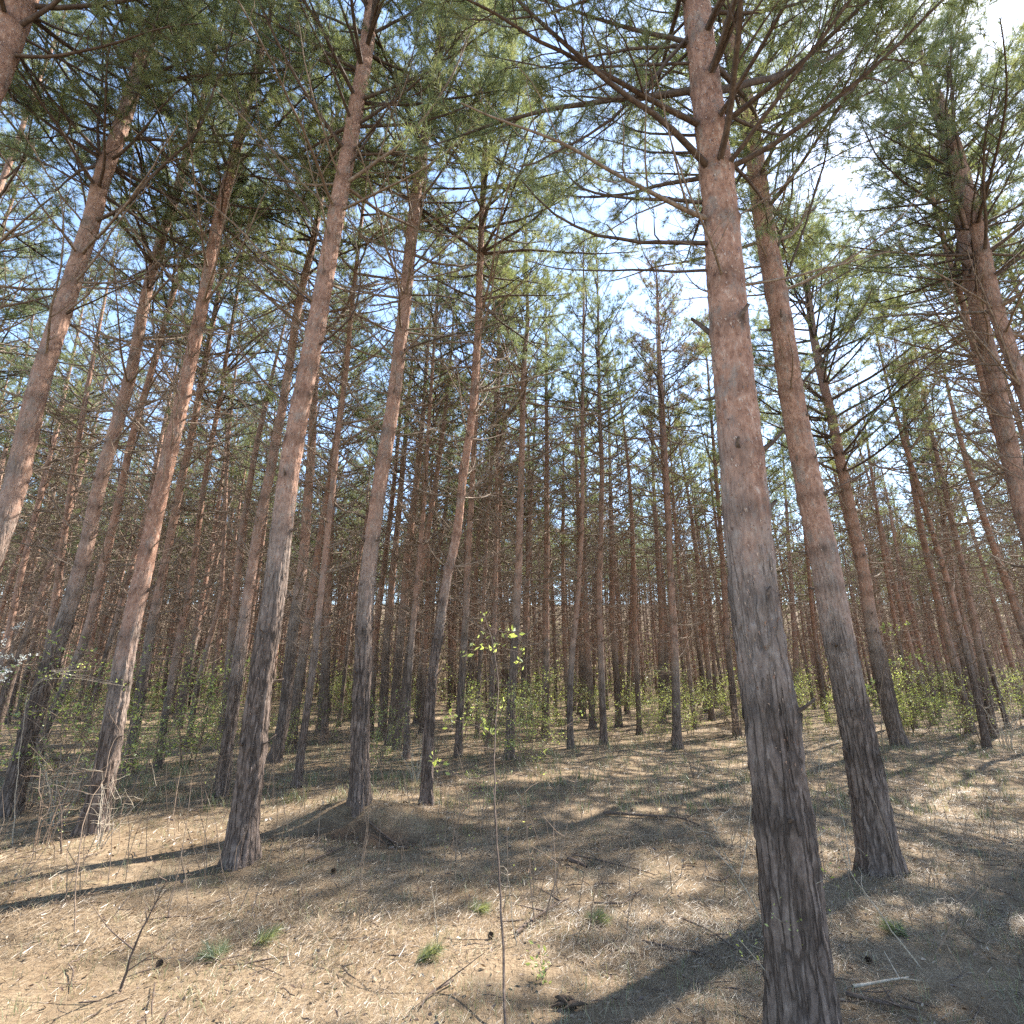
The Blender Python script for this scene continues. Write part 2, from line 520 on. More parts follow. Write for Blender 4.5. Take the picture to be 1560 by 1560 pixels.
# ---- trunks
def trunk_mb(rng, axis, rad, H, segs, step, rough, whorls):
    """axis(z)->(x,y), rad(z)->radius; bark relief, knots at the whorls, flared foot"""
    zs = np.concatenate([[-.25, -.1], np.arange(0, H * .985, step), [H]])
    th = np.arange(segs) * 2 * math.pi / segs
    ph = rng.uniform(0, 6.28, 3); off = rng.uniform(0, 50)
    V = np.zeros((len(zs), segs, 3)); T = np.zeros((len(zs), segs))
    knots = [(z, a, rng.uniform(.3, 1), rng.uniform(.5, 1.15)) for z, al in whorls for a in al]
    for a_, z in enumerate(zs):
        r = rad(max(z, 0)); ax, ay = axis(max(z, 0))
        fl = math.exp(-max(z, 0) / .2)
        rr = r * (1 + fl * (.30 + .22 * np.sin(3 * th + ph[0]) + .14 * np.sin(5 * th + ph[1])))
        rr = rr * (1 + .035 * np.sin(2 * th + ph[2] + z * .4) + .02 * np.sin(3 * th - z * .7))
        if rough:
            low = max(.25, min(1, (3.6 - z) / 2.2))
            nv = np.array([mnoise.fractal(Vector((math.cos(q) * 3.6 * r / .15 + off, math.sin(q) * 3.6 * r / .15, z * 1.5)), 1.0, 2.2, 4) for q in th])
            n2 = np.array([mnoise.fractal(Vector((math.cos(q) * 11 * r / .15 + off, math.sin(q) * 11 * r / .15, z * 9)), .8, 2.0, 3) for q in th])
            rr = rr + rough * low * (np.clip(nv, -.6, .35) + .35 * n2) + rough * .25 * n2
        V[a_, :, 0] = ax + rr * np.cos(th); V[a_, :, 1] = ay + rr * np.sin(th); V[a_, :, 2] = z
    for zk, ak, kw, ks_ in knots:
        dz = (zs - zk) / (.075 * ks_)
        m = np.abs(dz) < 3
        da = (np.angle(np.exp(1j * (th - ak)))) / (.36 * ks_)
        wgt = np.exp(-(dz[m, None] ** 2) - da[None] ** 2) * kw
        T[m] = np.maximum(T[m], wgt)
        T[m] = np.maximum(T[m], (.45 * kw * np.exp(-(dz[m, None] * .8) ** 2)) * (1 + 0 * th))
        rr = .018 * wgt
        V[m, :, 0] += rr * np.cos(th); V[m, :, 1] += rr * np.sin(th)
    n = len(zs)
    i = np.arange(n - 1)[:, None] * segs; j = np.arange(segs)[None]; j2 = (j + 1) % segs
    q = np.stack([i + j, i + j2, i + segs + j2, i + segs + j], -1).reshape(-1, 4)
    mb = MB(); mb.add(V.reshape(-1, 3), q, 0, T.ravel())
    return mb


def whorl_list(rng, z0, z1):
    out, z = [], z0
    while z < z1:
        n = rng.integers(2, 5); a0 = rng.uniform(0, 6.28)
        out.append((z, [a0 + k * 6.283 / n + rng.normal(0, .25) for k in range(n)]))
        z += rng.uniform(.38, .62)
    return out


stub_meshes = []
for k in range(4):
    m = MB(); L = rng.uniform(.07, .22)
    P = np.array([[-.05, 0, 0], [.0, 0, 0], [L * .5, rng.normal(0, .01), L * .2], [L, rng.normal(0, .02), L * .45], [L + .003, 0, L * .45]])
    tubes(m, P[None], np.array([[.026, .022, .015, .011, .001]]), 7)
    stub_meshes.append(m.mesh('branch_stub', [WOOD]))


def pine(label, pts, w0, w1=None, H=None, tier='B', live=None, deadz=2.4, base=None, limbs=(), group=None, brown=False, seed=0, cw=1.0, bare=False):
    """pts: the trunk's centre line as seen in the photo, foot first; it stands in the plane of its foot"""
    rng = np.random.default_rng(1000 + seed)
    if base is None:
        bx, by, bz = ground_at(*pts[0])
    else:
        bx, by = base; bz = h(bx, by)
    H = H or rng.uniform(14.8, 17.4)
    line = [(0., 0.)]
    for p in pts[1:] if base is None else pts:
        q = on_plane(p[0], p[1], by)
        if q[2] - bz > line[-1][0] + .05:
            line.append((q[2] - bz, q[0] - bx))
    zz = np.array([a for a, _ in line]); xx = np.array([b for _, b in line])
    if len(zz) > 3:  # run on above what is seen, easing back to the mean lean
        sl = (xx[-1] - xx[-3]) / (zz[-1] - zz[-3]); mean = xx[-1] / zz[-1]
        sl = .5 * sl + .5 * mean
    else:
        sl = xx[-1] / max(zz[-1], .1) if len(zz) > 1 else 0
    zt = zz[-1]
    if zt < H:
        zz = np.append(zz, [.5 * (zt + H), H]); xx = np.append(xx, [xx[-1] + sl * .5 * (H - zt), xx[-1] + sl * .85 * (H - zt)])
    zi = np.linspace(0, H, 120); xi = np.interp(zi, zz, xx)
    for _ in range(10):
        xi[1:-1] = .25 * xi[:-2] + .5 * xi[1:-1] + .25 * xi[2:]
    p1, p2 = rng.uniform(0, 6.28, 2); amp = .03
    ax = lambda z: (float(np.interp(z, zi, xi)), amp * math.sin(z * .5 + p1) * min(1, z / 3) + .012 * math.sin(z * 1.9 + p2) * min(1, z))
    dep = by * CT + (bz + 1.2 - CAMH) * ST
    r0 = (.82 if tier == 'A' else .72) * w0 * dep / F / 2
    if w1:
        zq = min(zt, H - 2); r1 = w1 * (by * CT + (bz + zq - CAMH) * ST) / F / 2
    else:
        zq = H * .55; r1 = r0 * .7
    rad = lambda z: float(np.interp(z, [0, .6, 1.6, zq, H], [r0 * 1.1, r0 * 1.03, r0 * .98, r1, .022]))
    root = tag(empty('pine_tree', (bx, by, bz)), label, 'pine tree', group or 'pines of the plantation')
    z_live = live or rng.uniform(7.8, 9.0)
    if tier == 'A':
        wh = whorl_list(rng, 1.0, H - .6)
        near = by < 9.5
        m = trunk_mb(rng, ax, rad, H, 64 if near else 32, .025 if near else .06, .025 if near else .012, [w for w in wh if w[0] < 9])
        nf = 3600 if near else 1200
        fz = rng.uniform(1.2, 9.5, nf); fa = rng.uniform(0, 6.28, nf)
        keep = rng.random(nf) < np.clip((fz - .8) / 2.2, .25, 1); fz = fz[keep]; fa = fa[keep]; nf = len(fz)
        fr = np.array([rad(z) for z in fz]) + .002; fx = np.array([ax(z) for z in fz])
        o3 = np.stack([np.cos(fa), np.sin(fa), 0 * fa], 1); t3 = np.stack([-np.sin(fa), np.cos(fa), 0 * fa], 1)
        c = np.stack([fx[:, 0], fx[:, 1], fz], 1) + o3 * fr[:, None]
        sx = rng.uniform(.002, .008, (nf, 1)); sz = rng.uniform(.003, .015, (nf, 1)); li = rng.uniform(.002, .012, (nf, 1)); up_ = np.array([0, 0, 1.])
        V_ = np.stack([c - t3 * sx - up_ * sz * rng.uniform(.4, 1, (nf, 1)), c + t3 * sx * .7 - up_ * sz * .8 + o3 * li * .3, c + t3 * sx * rng.uniform(.4, 1.2, (nf, 1)) + up_ * sz + o3 * li, c - t3 * sx * .8 + up_ * sz * rng.uniform(.4, 1, (nf, 1)) + o3 * li * rng.uniform(.2, 1, (nf, 1))], 1)
        V_[:, 0] = V_[:, 1] * .8 + V_[:, 0] * .2
        m.add(V_.reshape(-1, 3), np.arange(nf * 4).reshape(-1, 4), 1, np.repeat(rng.random(nf), 4), False)
        m.obj('trunk', [BARK, FLAKE], root)
        nl = nd = 0
        for z, al in wh:
            x, y = ax(z); r = rad(z)
            for a in al + ([al[0] + 2.2, al[0] + 4] if z > z_live else [al[0] + 1.5, al[0] + 3.6] if not bare else [al[0] + 2.6] if z > deadz + 1.5 else []):
                loc = (x + (r - .01) * math.cos(a), y + (r - .01) * math.sin(a), z)
                if z > z_live:
                    if nl >= 95: continue
                    q = (z - z_live) / (H - z_live)
                    s = live_len(q) * rng.uniform(.7, 1.25) * cw / 2.0
                    k = int(rng.integers(len(LIVE)))
                    b = add('branch', LIVE[k][0], root, loc, (0, -live_pitch(rng, q), a), (s, s, s))
                    add('foliage', LIVE[k][1], b); nl += 1
                elif z > deadz and rng.random() < (.95 if not bare else .85):
                    if nd >= 95: continue
                    q = (z - deadz) / max(.1, z_live - deadz)
                    s = (.75 + 1.5 * q) * rng.uniform(.3, 1.2) / 1.7
                    add('dead_branch', DEAD[int(rng.integers(len(DEAD)))], root, loc, (0, -R(rng.uniform(-10, 38)), a), (s, s, s)); nd += 1
                elif rng.random() < .55:
                    s = rng.uniform(.4, .7) if z < 2.6 else rng.uniform(.6, 1.15)
                    add('branch_stub', stub_meshes[int(rng.integers(4))], root, loc, (0, -R(rng.uniform(-20, 40)), a), (s, s, s))
        for (P, dY, rr, lv) in limbs:
            n = len(P)
            Q = np.array([on_plane(px, py, by + dY * (k / max(1, n - 1))) for k, (px, py) in enumerate(P)]) - np.array([bx, by, bz])
            cx, cy_ = ax(Q[0][2]); Q[0] = (cx, cy_, Q[0][2] - .03)
            w, nn = MB(), MB()
            rr *= .78
            grow(rng, Q, rr, rr * .28, lv, w, nn, N=28, spacing=.15, twl=.5, sub=3, s0=.3, nl=.08, nw=.003)
            b = w.obj('branch', [WOOD], root)
            if nn.n: nn.obj('foliage', [NEEDLE], b)
    else:
        wh = whorl_list(rng, .9, H - 2)
        m = trunk_mb(rng, ax, rad, H, 18, .12, .005, [w for w in wh if w[0] < 9])
        m.obj('trunk', [BARK], root)
        def lay(name, me, za, zb):
            (xa, ya), (xb, yb) = ax(za), ax(zb)
            sx, sy = (xb - xa) / (zb - za), (yb - ya) / (zb - za)
            zs = H / HN
            rot = (-math.atan(sy), math.atan(sx), 0)
            # turn the copy about the trunk, then lean it with the trunk
            E = Matrix.Translation((xa - sx * za, ya - sy * za, 0)) @ Matrix.Rotation(rot[1], 4, 'Y') @ Matrix.Rotation(rot[0], 4, 'X') @ Matrix.Rotation(rng.uniform(0, 6.28), 4, 'Z')
            o = bpy.data.objects.new(name, me); COL.objects.link(o); o.parent = root
            o.matrix_local = E @ Matrix.Diagonal((1, 1, zs, 1))
        lay('crown', CROWN_BROWN if brown else CROWN_B[int(rng.integers(6))], 8.5, H)
        lay('dead_branchwork', DEADW_B[int(rng.integers(6))], 2.5, 9.0)
    return root, bx, by


TREES = []   # (name other labels use, x, y)
def T(ref, label, pts, w0, **kw):
    root, x, y = pine(label, pts, w0, seed=len(TREES), **kw)
    TREES.append((ref, x, y, pts[0][0])); return root


# --- near pines, limb by limb
T('big dark-footed pine', 'thickest pine, nearest the camera, dark furrowed foot, swollen lower trunk, orange above',
  [(1232, 1605), (1224, 1560), (1202, 1323), (1183, 1154), (1163, 1027), (1145, 900), (1137, 800), (1115, 600), (1103, 450), (1096, 300), (1077, 150), (1060, 0)],
  92, w1=37, H=15.5, tier='A', live=5.2, deadz=4.2, bare=True, limbs=[
      ([(1070, 368), (987, 370), (913, 363), (887, 348), (827, 320), (797, 293), (787, 267)], -.5, .026, True),
      ([(1065, 302), (987, 302), (920, 293), (887, 285), (867, 260), (857, 227)], .4, .022, True),
      ([(1065, 200), (1013, 202), (987, 210), (953, 187), (900, 170)], .3, .018, True),
      ([(1052, 30), (987, 123), (920, 187), (853, 227), (813, 252), (787, 255)], -.3, .027, True),
      ([(1060, 93), (980, 96), (900, 97), (820, 93), (730, 77)], .2, .02, True),
      ([(1045, -70), (960, -20), (883, 0), (820, 27), (757, 32), (667, 23)], -.2, .024, True),
      ([(1075, 410), (953, 413), (867, 413), (803, 397)], .5, .016, False),
      ([(1058, 10), (1000, 80), (930, 150), (880, 215)], .8, .02, True),
      ([(1060, 60), (1010, 120), (960, 170), (900, 220), (860, 240)], 1.0, .02, True),
      ([(1066, 230), (1000, 235), (930, 215), (850, 205)], 1.2, .016, True)])
T('slanting pine', 'second thick pine, slanting, standing behind the thickest one with many steep upward limbs',
  [(1340, 1327), (1330, 1238), (1311, 1133), (1290, 1048), (1272, 960), (1253, 850), (1237, 767), (1222, 690), (1210, 633), (1200, 567), (1190, 483), (1168, 350), (1153, 250), (1140, 167), (1123, 100), (1108, 0)],
  54, w1=22, H=15.8, tier='A', live=7.4, deadz=4.6, bare=True, limbs=[
      ([(1198, 450), (1227, 350), (1253, 250), (1270, 150), (1290, 17)], -.8, .024, True),
      ([(1183, 400), (1203, 300), (1207, 200), (1217, 67), (1222, 0)], -.9, .022, True),
      ([(1170, 345), (1187, 267), (1197, 167), (1210, 67), (1212, -30)], -.5, .02, True),
      ([(1165, 290), (1183, 200), (1200, 100), (1217, 17)], .4, .018, True),
      ([(1153, 232), (1207, 200), (1267, 170), (1327, 140), (1407, 83), (1440, 33), (1457, 0)], -.6, .026, True),
      ([(1165, 300), (1240, 253), (1307, 223), (1357, 200), (1430, 160)], -.2, .018, True),
      ([(1200, 475), (1273, 423), (1327, 393), (1373, 360), (1423, 330)], -.4, .018, False),
      ([(1208, 600), (1257, 540), (1290, 510), (1317, 470), (1330, 440)], -.5, .028, True),
      ([(1222, 675), (1233, 617), (1233, 573)], -.3, .014, False),
      ([(1240, 755), (1290, 735), (1340, 700)], .4, .013, False)])
T('thick leaning pine', 'thick straight pine leaning right, flared foot on the sunny straw beside the soil hollow',
  [(364, 1315), (376, 1222), (389, 1103), (402, 1000), (417, 917), (427, 833), (440, 727), (458, 633), (467, 583), (480, 517), (498, 410), (512, 333), (530, 233), (540, 167), (553, 100), (568, 0)],
  43, w1=20, H=16.2, tier='A', live=8.2, deadz=4.0, bare=True, limbs=[
      ([(488, 530), (520, 503), (547, 467), (552, 417), (545, 367), (525, 300)], -.9, .022, False),
      ([(500, 390), (467, 317), (417, 267), (367, 183), (350, 117)], -.9, .024, True),
      ([(468, 570), (417, 520), (367, 470), (340, 450)], -.5, .016, False),
      ([(452, 650), (430, 610), (423, 583)], -.3, .012, False),
      ([(528, 260), (563, 207), (610, 127), (637, 67), (657, 0)], -.8, .024, True),
      ([(545, 163), (620, 157), (660, 130), (707, 70), (733, 27)], -.3, .02, True),
      ([(485, 470), (430, 420), (367, 377), (253, 300)], -.7, .018, False)])
T('flaking pine', 'pine with pale flaking lit edge, foot just behind the soil hollow, orange trunk behind it',
  [(545, 1255), (547, 1137), (552, 1027), (554, 933), (563, 850), (575, 767), (585, 700), (595, 650), (603, 593), (608, 533), (617, 477), (620, 433), (627, 367), (633, 300), (643, 233), (653, 173), (662, 127), (667, 83)],
  30, w1=13, tier='A', deadz=3.4, limbs=[
      ([(625, 420), (687, 333), (727, 267), (773, 213)], -.6, .022, False),
      ([(622, 450), (680, 450), (737, 477), (807, 487), (867, 477)], -.6, .02, False),
      ([(610, 535), (670, 517), (737, 503), (787, 483), (807, 460)], -.8, .02, False)])
T('fork-limbed pine', 'tall pine at the edge with a thick limb forking off its sunlit upper trunk',
  [(13, 767), (40, 650), (70, 550), (98, 467), (118, 400), (144, 333), (153, 283), (182, 217), (205, 133), (225, 67), (252, 0)],
  44, w1=16, H=15.5, tier='A', live=7.6, deadz=3.8, bare=True, base=(-6.0, 5.9), limbs=[
      ([(143, 338), (180, 323), (213, 287), (247, 247), (290, 220), (310, 183), (327, 140), (350, 67), (362, 0)], -.7, .034, True),
      ([(152, 290), (150, 200), (153, 100), (152, 0)], -.4, .036, True),
      ([(140, 340), (113, 233), (83, 93), (57, 67)], -.6, .02, True),
      ([(197, 185), (117, 203), (33, 217), (0, 208)], -.6, .02, True),
      ([(97, 480), (187, 433), (290, 373)], -.6, .018, False),
      ([(85, 495), (50, 417), (40, 360)], -.4, .016, False)])
T('grey-sided pine', 'slanting pine with whitish lit bark, rising out of the leafy bushes beside brown shrubs',
  [(140, 1268), (169, 1137), (182, 1048), (196, 960), (217, 867), (230, 800), (247, 733), (263, 667), (277, 610), (293, 527), (313, 443), (325, 383), (337, 317), (353, 257), (367, 207)],
  33, w1=13, tier='A', deadz=3.0)
T('outer slanting pine', 'slanting pine in the bushes whose orange upper trunk crosses the thick forking limb',
  [(14, 1240), (32, 1154), (63, 1061), (91, 976), (117, 893), (133, 833), (153, 737), (180, 637), (200, 560), (217, 467), (243, 360), (267, 300)],
  27, w1=12, tier='A', deadz=2.8)
T('corner pine', 'pale sunlit trunk cutting the top corner, foot out of view', [(-60, 220), (-10, 100), (25, 0)], 60, w1=42, base=(-6.6, 4.2), tier='A', live=8, deadz=9, bare=True)
T('twin pine', 'broad dark pine at the edge with a second trunk close in front of it',
  [(1560, 783), (1550, 733), (1533, 650), (1513, 550), (1497, 500), (1480, 420), (1470, 360)], 29, w1=20, base=(7.9, 8.0), tier='A', live=8.0, deadz=3.6, cw=1.0)
T('slanted twin', 'orange slanting trunk in front of the broad dark pine, bushy green crown against bright sky',
  [(1580, 650), (1550, 567), (1533, 517), (1513, 467), (1497, 400), (1483, 333), (1470, 283), (1453, 217)], 28, w1=17, base=(7.8, 7.0), H=11.8, tier='A', live=7.4, deadz=3.6, cw=1.0)
T('bent-footed pine', 'slanting pine with a bent reddish foot on the sunlit clearing beside bright green leaves',
  [(1372, 1137), (1353, 1082), (1338, 1006), (1326, 938), (1312, 850), (1293, 767), (1278, 700), (1267, 633), (1253, 583), (1240, 517), (1232, 450)],
  25, w1=9.5, H=16.5, tier='A', live=7.0, deadz=3.0, cw=1.65)
T('crooked pine', 'slender crooked pine whose trunk kinks twice, standing alone on bright straw',
  [(649, 1226), (652, 1137), (655, 1069), (662, 1006), (672, 942), (677, 900), (690, 843), (700, 800), (702, 750), (707, 710), (717, 657), (722, 600), (725, 550), (728, 500), (730, 433), (733, 350), (737, 260)],
  17, w1=8.5, tier='A', deadz=3.0)
T('lit-edged pine', 'pine with a lit edge close behind the thick leaning one, foot beside a pale twig',
  [(334, 1213), (347, 1137), (360, 1040), (372, 942), (383, 867), (393, 800), (410, 727), (423, 650), (437, 573), (450, 493), (462, 430), (475, 380)],
  20, w1=10, tier='A', deadz=2.6)
# --- middle distance
B = 'B'
T('shaded leaner', 'dark slanting pine tight beside the outer slanting one, foot hidden in leaves', [(47, 1188), (68, 1111), (114, 1010), (137, 950), (147, 900), (163, 833), (180, 767), (200, 677), (225, 590), (250, 500)], 19)
T('', 'dark shaded trunk just right of the grey-sided pine, its foot among leafy shrubs', [(192, 1179), (207, 1099), (240, 917), (263, 800), (285, 690)], 21)
T('', 'dark-footed slim pine with red upper trunk, two trunks right of the grey-sided pine', [(241, 1171), (254, 1078), (271, 985), (292, 890), (307, 700 + 60), (320, 680), (335, 600)], 15)
T('', 'thin grey pine seen between the slim red-topped pine and the thick leaning pine', [(285, 1140), (300, 1050), (317, 985), (338, 913), (347, 667)], 11)
T('', 'broad dark trunk emerging right of the thick leaning pine, foot among green shoots', [(417, 1162), (431, 1111), (444, 985), (453, 908), (460, 870), (467, 783), (473, 700), (477, 617)], 24)
T('pencil pine', 'thin pine with a small black foot on open straw right of the thick leaning pine', [(452, 1200), (463, 1111), (474, 1040), (486, 942), (493, 883), (503, 783), (513, 683), (527, 567), (532, 500)], 15.5)
T('', 'orange trunk close behind the flaking pine, its foot hidden by it', [(563, 1125), (570, 1000), (577, 933), (587, 850), (597, 767), (605, 683), (612, 600)], 15)
T('', 'dark thick-footed pine just behind and right of the flaking pine', [(581, 1128), (585, 1060), (590, 963), (598, 880), (606, 800)], 18)
T('', 'dark trunk touching its dark neighbour behind the flaking pine, ivy-green at its foot', [(594, 1135), (600, 1080), (611, 963), (620, 850), (633, 750), (643, 650), (650, 550)], 19)
T('', 'slim grey pine with leaf sprouts at its foot, first left of the crooked pine', [(619, 1156), (621, 1069), (628, 963), (640, 833), (647, 750), (653, 650)], 13)
T('', 'slender orange pine behind the crooked pine, upper trunk left of its first kink', [(640, 1090), (645, 1000), (653, 900), (663, 800), (668, 717), (672, 620)], 9)
T('orange-sided pine', 'straight pine with orange lit side standing right behind the crooked pine', [(698, 1154), (702, 1069), (707, 985), (711, 913), (713, 850), (718, 767), (722, 683), (727, 600)], 16)
T('', 'thin dark pine midway between the crooked pine and forked pine, foot in yellow-green leaves', [(727, 1125), (729, 1048), (736, 930), (743, 783), (750, 683)], 9)
T('', 'thin pine with orange streaks just left of the forked pine', [(752, 1118), (754, 1020), (757, 900), (760, 817), (765, 717), (768, 640)], 10)
T('forked pine', 'straight grey pine whose trunk forks into two high up, leafy sapling before it',
  [(776, 1158), (778, 1090), (784, 985), (788, 915), (790, 867), (792, 783), (795, 683), (797, 583), (800, 527), (805, 493), (803, 450), (801, 400)], 19)
T('', 'dark pine showing close behind the right edge of the forked pine', [(795, 1108), (801, 942), (803, 900), (808, 783), (813, 683)], 12)
T('plumb pine', 'perfectly upright red-brown pine, first broad trunk right of the forked pine', [(831, 1124), (832, 1006), (832, 917), (833, 833), (833, 750), (833, 667), (832, 583), (832, 500), (831, 430)], 15)
T('', 'slim pine with dark crooked foot and pale upper trunk, right of the plumb pine', [(869, 1141), (868, 1070), (872, 985), (880, 921), (887, 800), (887, 717), (887, 617)], 13)
T('', 'dark slim pine just behind and right of the crooked-footed slim pine', [(888, 1095), (891, 1000), (894, 942), (891, 883), (892, 780)], 11)
T('back-leaning pine', 'grey-brown pine leaning slightly left with a green sprig at its foot', [(920, 1135), (918, 1069), (915, 985), (912, 913), (915, 817), (917, 717), (913, 617), (912, 517)], 14.5)
T('', 'dark-footed pine leaning left, close right of the grey-brown left-leaning pine', [(943, 1107), (939, 1027), (932, 942), (932, 833), (930, 750), (928, 667), (927, 617)], 13.5)
T('', 'reddish pine paired close left of a thicker straight pine, tips under browning needles', [(1009, 1101), (1007, 985), (1008, 950), (1003, 867), (998, 783), (995, 717), (992, 620)], 13, brown=True)
T('paired pine', 'thicker straight pine of a close pair, browning needles overhead, leaf spray beside it', [(1032, 1141), (1030, 1027), (1024, 925), (1020, 850), (1017, 767), (1012, 667), (1008, 583), (1005, 533), (1002, 460)], 17, brown=True)
T('', 'orange slim pine leaning left between the close pair and the thickest pine', [(1084, 1098), (1080, 1027), (1070, 942), (1062, 850), (1053, 783), (1047, 750), (1035, 680)], 12)
T('', 'black-footed slim pine directly left of the thickest pine, leaning behind it', [(1122, 1120), (1116, 1048), (1106, 963), (1100, 850), (1093, 750), (1085, 650)], 13)
T('', 'orange trunk peeping out along the right edge of the thickest pine', [(1192, 1115), (1175, 900), (1163, 800), (1157, 750), (1150, 650), (1143, 580), (1137, 500), (1130, 430)], 14)
T('', 'dark red slim trunk between the thickest pine and the second slanting thick pine', [(1215, 1090), (1211, 985), (1208, 933), (1203, 850), (1198, 767), (1192, 690)], 12)
T('', 'thin dark trunk touching the left edge of the second slanting thick pine', [(1255, 1080), (1247, 1000), (1240, 930), (1228, 830)], 10)
T('', 'grey trunk right behind the bent-footed pine, leafy spray across its foot', [(1370, 1072), (1353, 985), (1340, 917), (1325, 833), (1313, 767), (1300, 667), (1290, 600)], 14)
T('ginger pine', 'bright orange pine right of the bent-footed pine, bright green leaves across it', [(1408, 1075), (1395, 985), (1390, 950), (1378, 867), (1365, 783), (1350, 710), (1338, 640)], 16)
T('', 'grey slim trunk immediately right of the bright orange pine', [(1425, 1068), (1414, 985), (1403, 900), (1392, 820)], 10)
T('', 'orange slim trunk second right of the bright orange pine, foot in dry scrub', [(1437, 1072), (1429, 1006), (1413, 917), (1403, 850), (1393, 780)], 11)
T('', 'grey-brown pine with dark rings, last clear trunk before the dim thicket', [(1475, 1070), (1459, 985), (1453, 933), (1438, 867), (1428, 800), (1417, 750), (1400, 670)], 14)
T('', 'dark shaded trunk in the dim thicket beside the pine with dark rings', [(1492, 1066), (1476, 963), (1455, 850)], 14)
T('', 'red thin pine seen between the fork-limbed trunk and the outer slanting pine', [(-20, 1130), (0, 1030), (28, 900), (60, 760), (95, 610), (120, 500)], 14)
T('', 'thin dark pine crossing behind the sunlit fork-limbed trunk near the edge', [(-70, 1120), (-40, 950), (0, 730), (35, 560), (70, 380)], 13)
T('', 'crown-heavy pine standing out of the frame behind the twin trunks', [(1800, 1150), (1740, 900)], 24, H=15)
T('', 'shaded pine out of the frame beside the clearing', [(1720, 1120), (1660, 850)], 22, H=15)

# --- off to the side, the trees whose shade falls across the clearing
for n_, (x, y) in enumerate([(8.9, 9.3), (10.6, 10.9), (12.6, 11.6), (4.4, -1.5), (12.2, 8.6), (-9.4, 8.0), (-12.8, 11.2), (-11.6, 9.0)]):
    p = [(780, 780)]
    root, bx, by = pine('pine whose trunk stands outside the photograph, its crown reaching in at the side', [project(x, y, .1)], 200 / max(2, y), base=(x, y), seed=300 + n_, group='shade pines beside the clearing', H=15.2)
    TREES.append(('', x, y, 9999))

# --- rows behind: copies of a few kinds
KINDS = []
krng = np.random.default_rng(77)
for k in range(8):
    b1, b2, s1 = krng.uniform(0, 6.28), krng.uniform(0, 6.28), krng.uniform(.05, .3)
    axf = lambda z, b1=b1, b2=b2, s1=s1: (s1 * math.sin(z * .35 + b1) - s1 * math.sin(b1), s1 * math.sin(z * .3 + b2) - s1 * math.sin(b2))
    rf = lambda z: float(np.interp(z, [0, .5, 1.5, 9, HN], [.128, .116, .108, .08, .016]))
    me = trunk_mb(krng, axf, rf, HN, 12, .2, .004, whorl_list(krng, .9, 9)).mesh('trunk', [BARK])
    KINDS.append((me, CROWN_B[k % 6] if k != 5 else CROWN_BROWN, DEADW_B[(k * 5 + 1) % 6]))

placed = [(x, y) for _, x, y, _ in TREES]
srng = random.Random(42)
rows = []
yy = 15.5
while yy < 48:
    xx = -.96 * yy - 2
    while xx < .96 * yy + 2:
        x, y = xx + srng.gauss(0, .45), yy + srng.gauss(0, .5)
        ok = all((x - a) ** 2 + (y - b) ** 2 > 1.55 ** 2 for a, b in placed)
        # keep clear the sight lines to the nearer trunks that stand alone in the photo
        if ok and not (y < 22 and abs(x) < .2 * y and srng.random() < .5):
            placed.append((x, y)); rows.append((x, y))
        xx += srng.uniform(1.8, 2.8)
    yy += 2.45
rows.sort(key=lambda p: p[0] ** 2 + p[1] ** 2)
CUT = rows[min(len(rows) - 1, 245)][0] ** 2 + rows[min(len(rows) - 1, 245)][1] ** 2
rows = rows[:245]
refs = sorted([(project(x, y, h(x, y))[0], r) for r, x, y, _ in TREES if r and y > 4.5])
cnt = {}
WORD = ['first', 'second', 'third', 'fourth', 'fifth', 'sixth', 'seventh', 'eighth', 'ninth', 'tenth', 'eleventh', 'twelfth', 'thirteenth', 'fourteenth', 'fifteenth', 'sixteenth', 'seventeenth', 'eighteenth', 'nineteenth', 'twentieth']
near_rows = sorted([p for p in rows if math.hypot(*p) < 24], key=lambda p: project(p[0], p[1], 0)[0])
label_of = {}
for p in near_rows:
    px = project(p[0], p[1], h(*p))[0]
    lo = [r for r in refs if r[0] <= px]; hi = [r for r in refs if r[0] > px]
    key = (lo[-1][1] if lo else None, hi[0][1] if hi else None)
    cnt[key] = cnt.get(key, 0) + 1
    k = cnt[key] - 1
    w_ = WORD[k] if k < 20 else 'last'
    if key[0] and key[1]: label_of[p] = f'{w_} slim background pine seen going right from the {key[0]} to the {key[1]}'
    elif key[0]: label_of[p] = f'{w_} slim background pine seen going right past the {key[0]}'
    else: label_of[p] = f'{w_} slim background pine counted inwards from the edge to the {key[1]}'
for n_, (x, y) in enumerate(rows):
    kd = KINDS[srng.randrange(8)]
    root = tag(empty('pine_tree', (x, y, h(x, y))), label_of.get((x, y), 'thin far pine lost in the crowd of trunks deep in the wood'), 'pine tree', 'pines of the plantation' if (x, y) in label_of else 'far pines deep in the wood')
    root.rotation_euler = (R(srng.gauss(0, 1.9)), R(srng.gauss(0, 1.9)), srng.uniform(0, 6.28))
    sunny = x > .28 * y   # the lower, thinner trees towards the sun
    s = srng.uniform(.82, 1.0) if sunny else srng.uniform(.9, 1.06); g = srng.uniform(.62, 1.12)
    for nm, me in zip(('trunk', 'crown', 'dead_branchwork'), kd):
        if nm == 'crown' and (n_ % 17 == 9 or (x > .05 * y and n_ % 9 == 2)): continue
        wx = g if nm == 'trunk' else s * (1 if not sunny else .82 if nm == 'crown' else 1)
        add(nm, me, root, scale=(wx, wx, s))

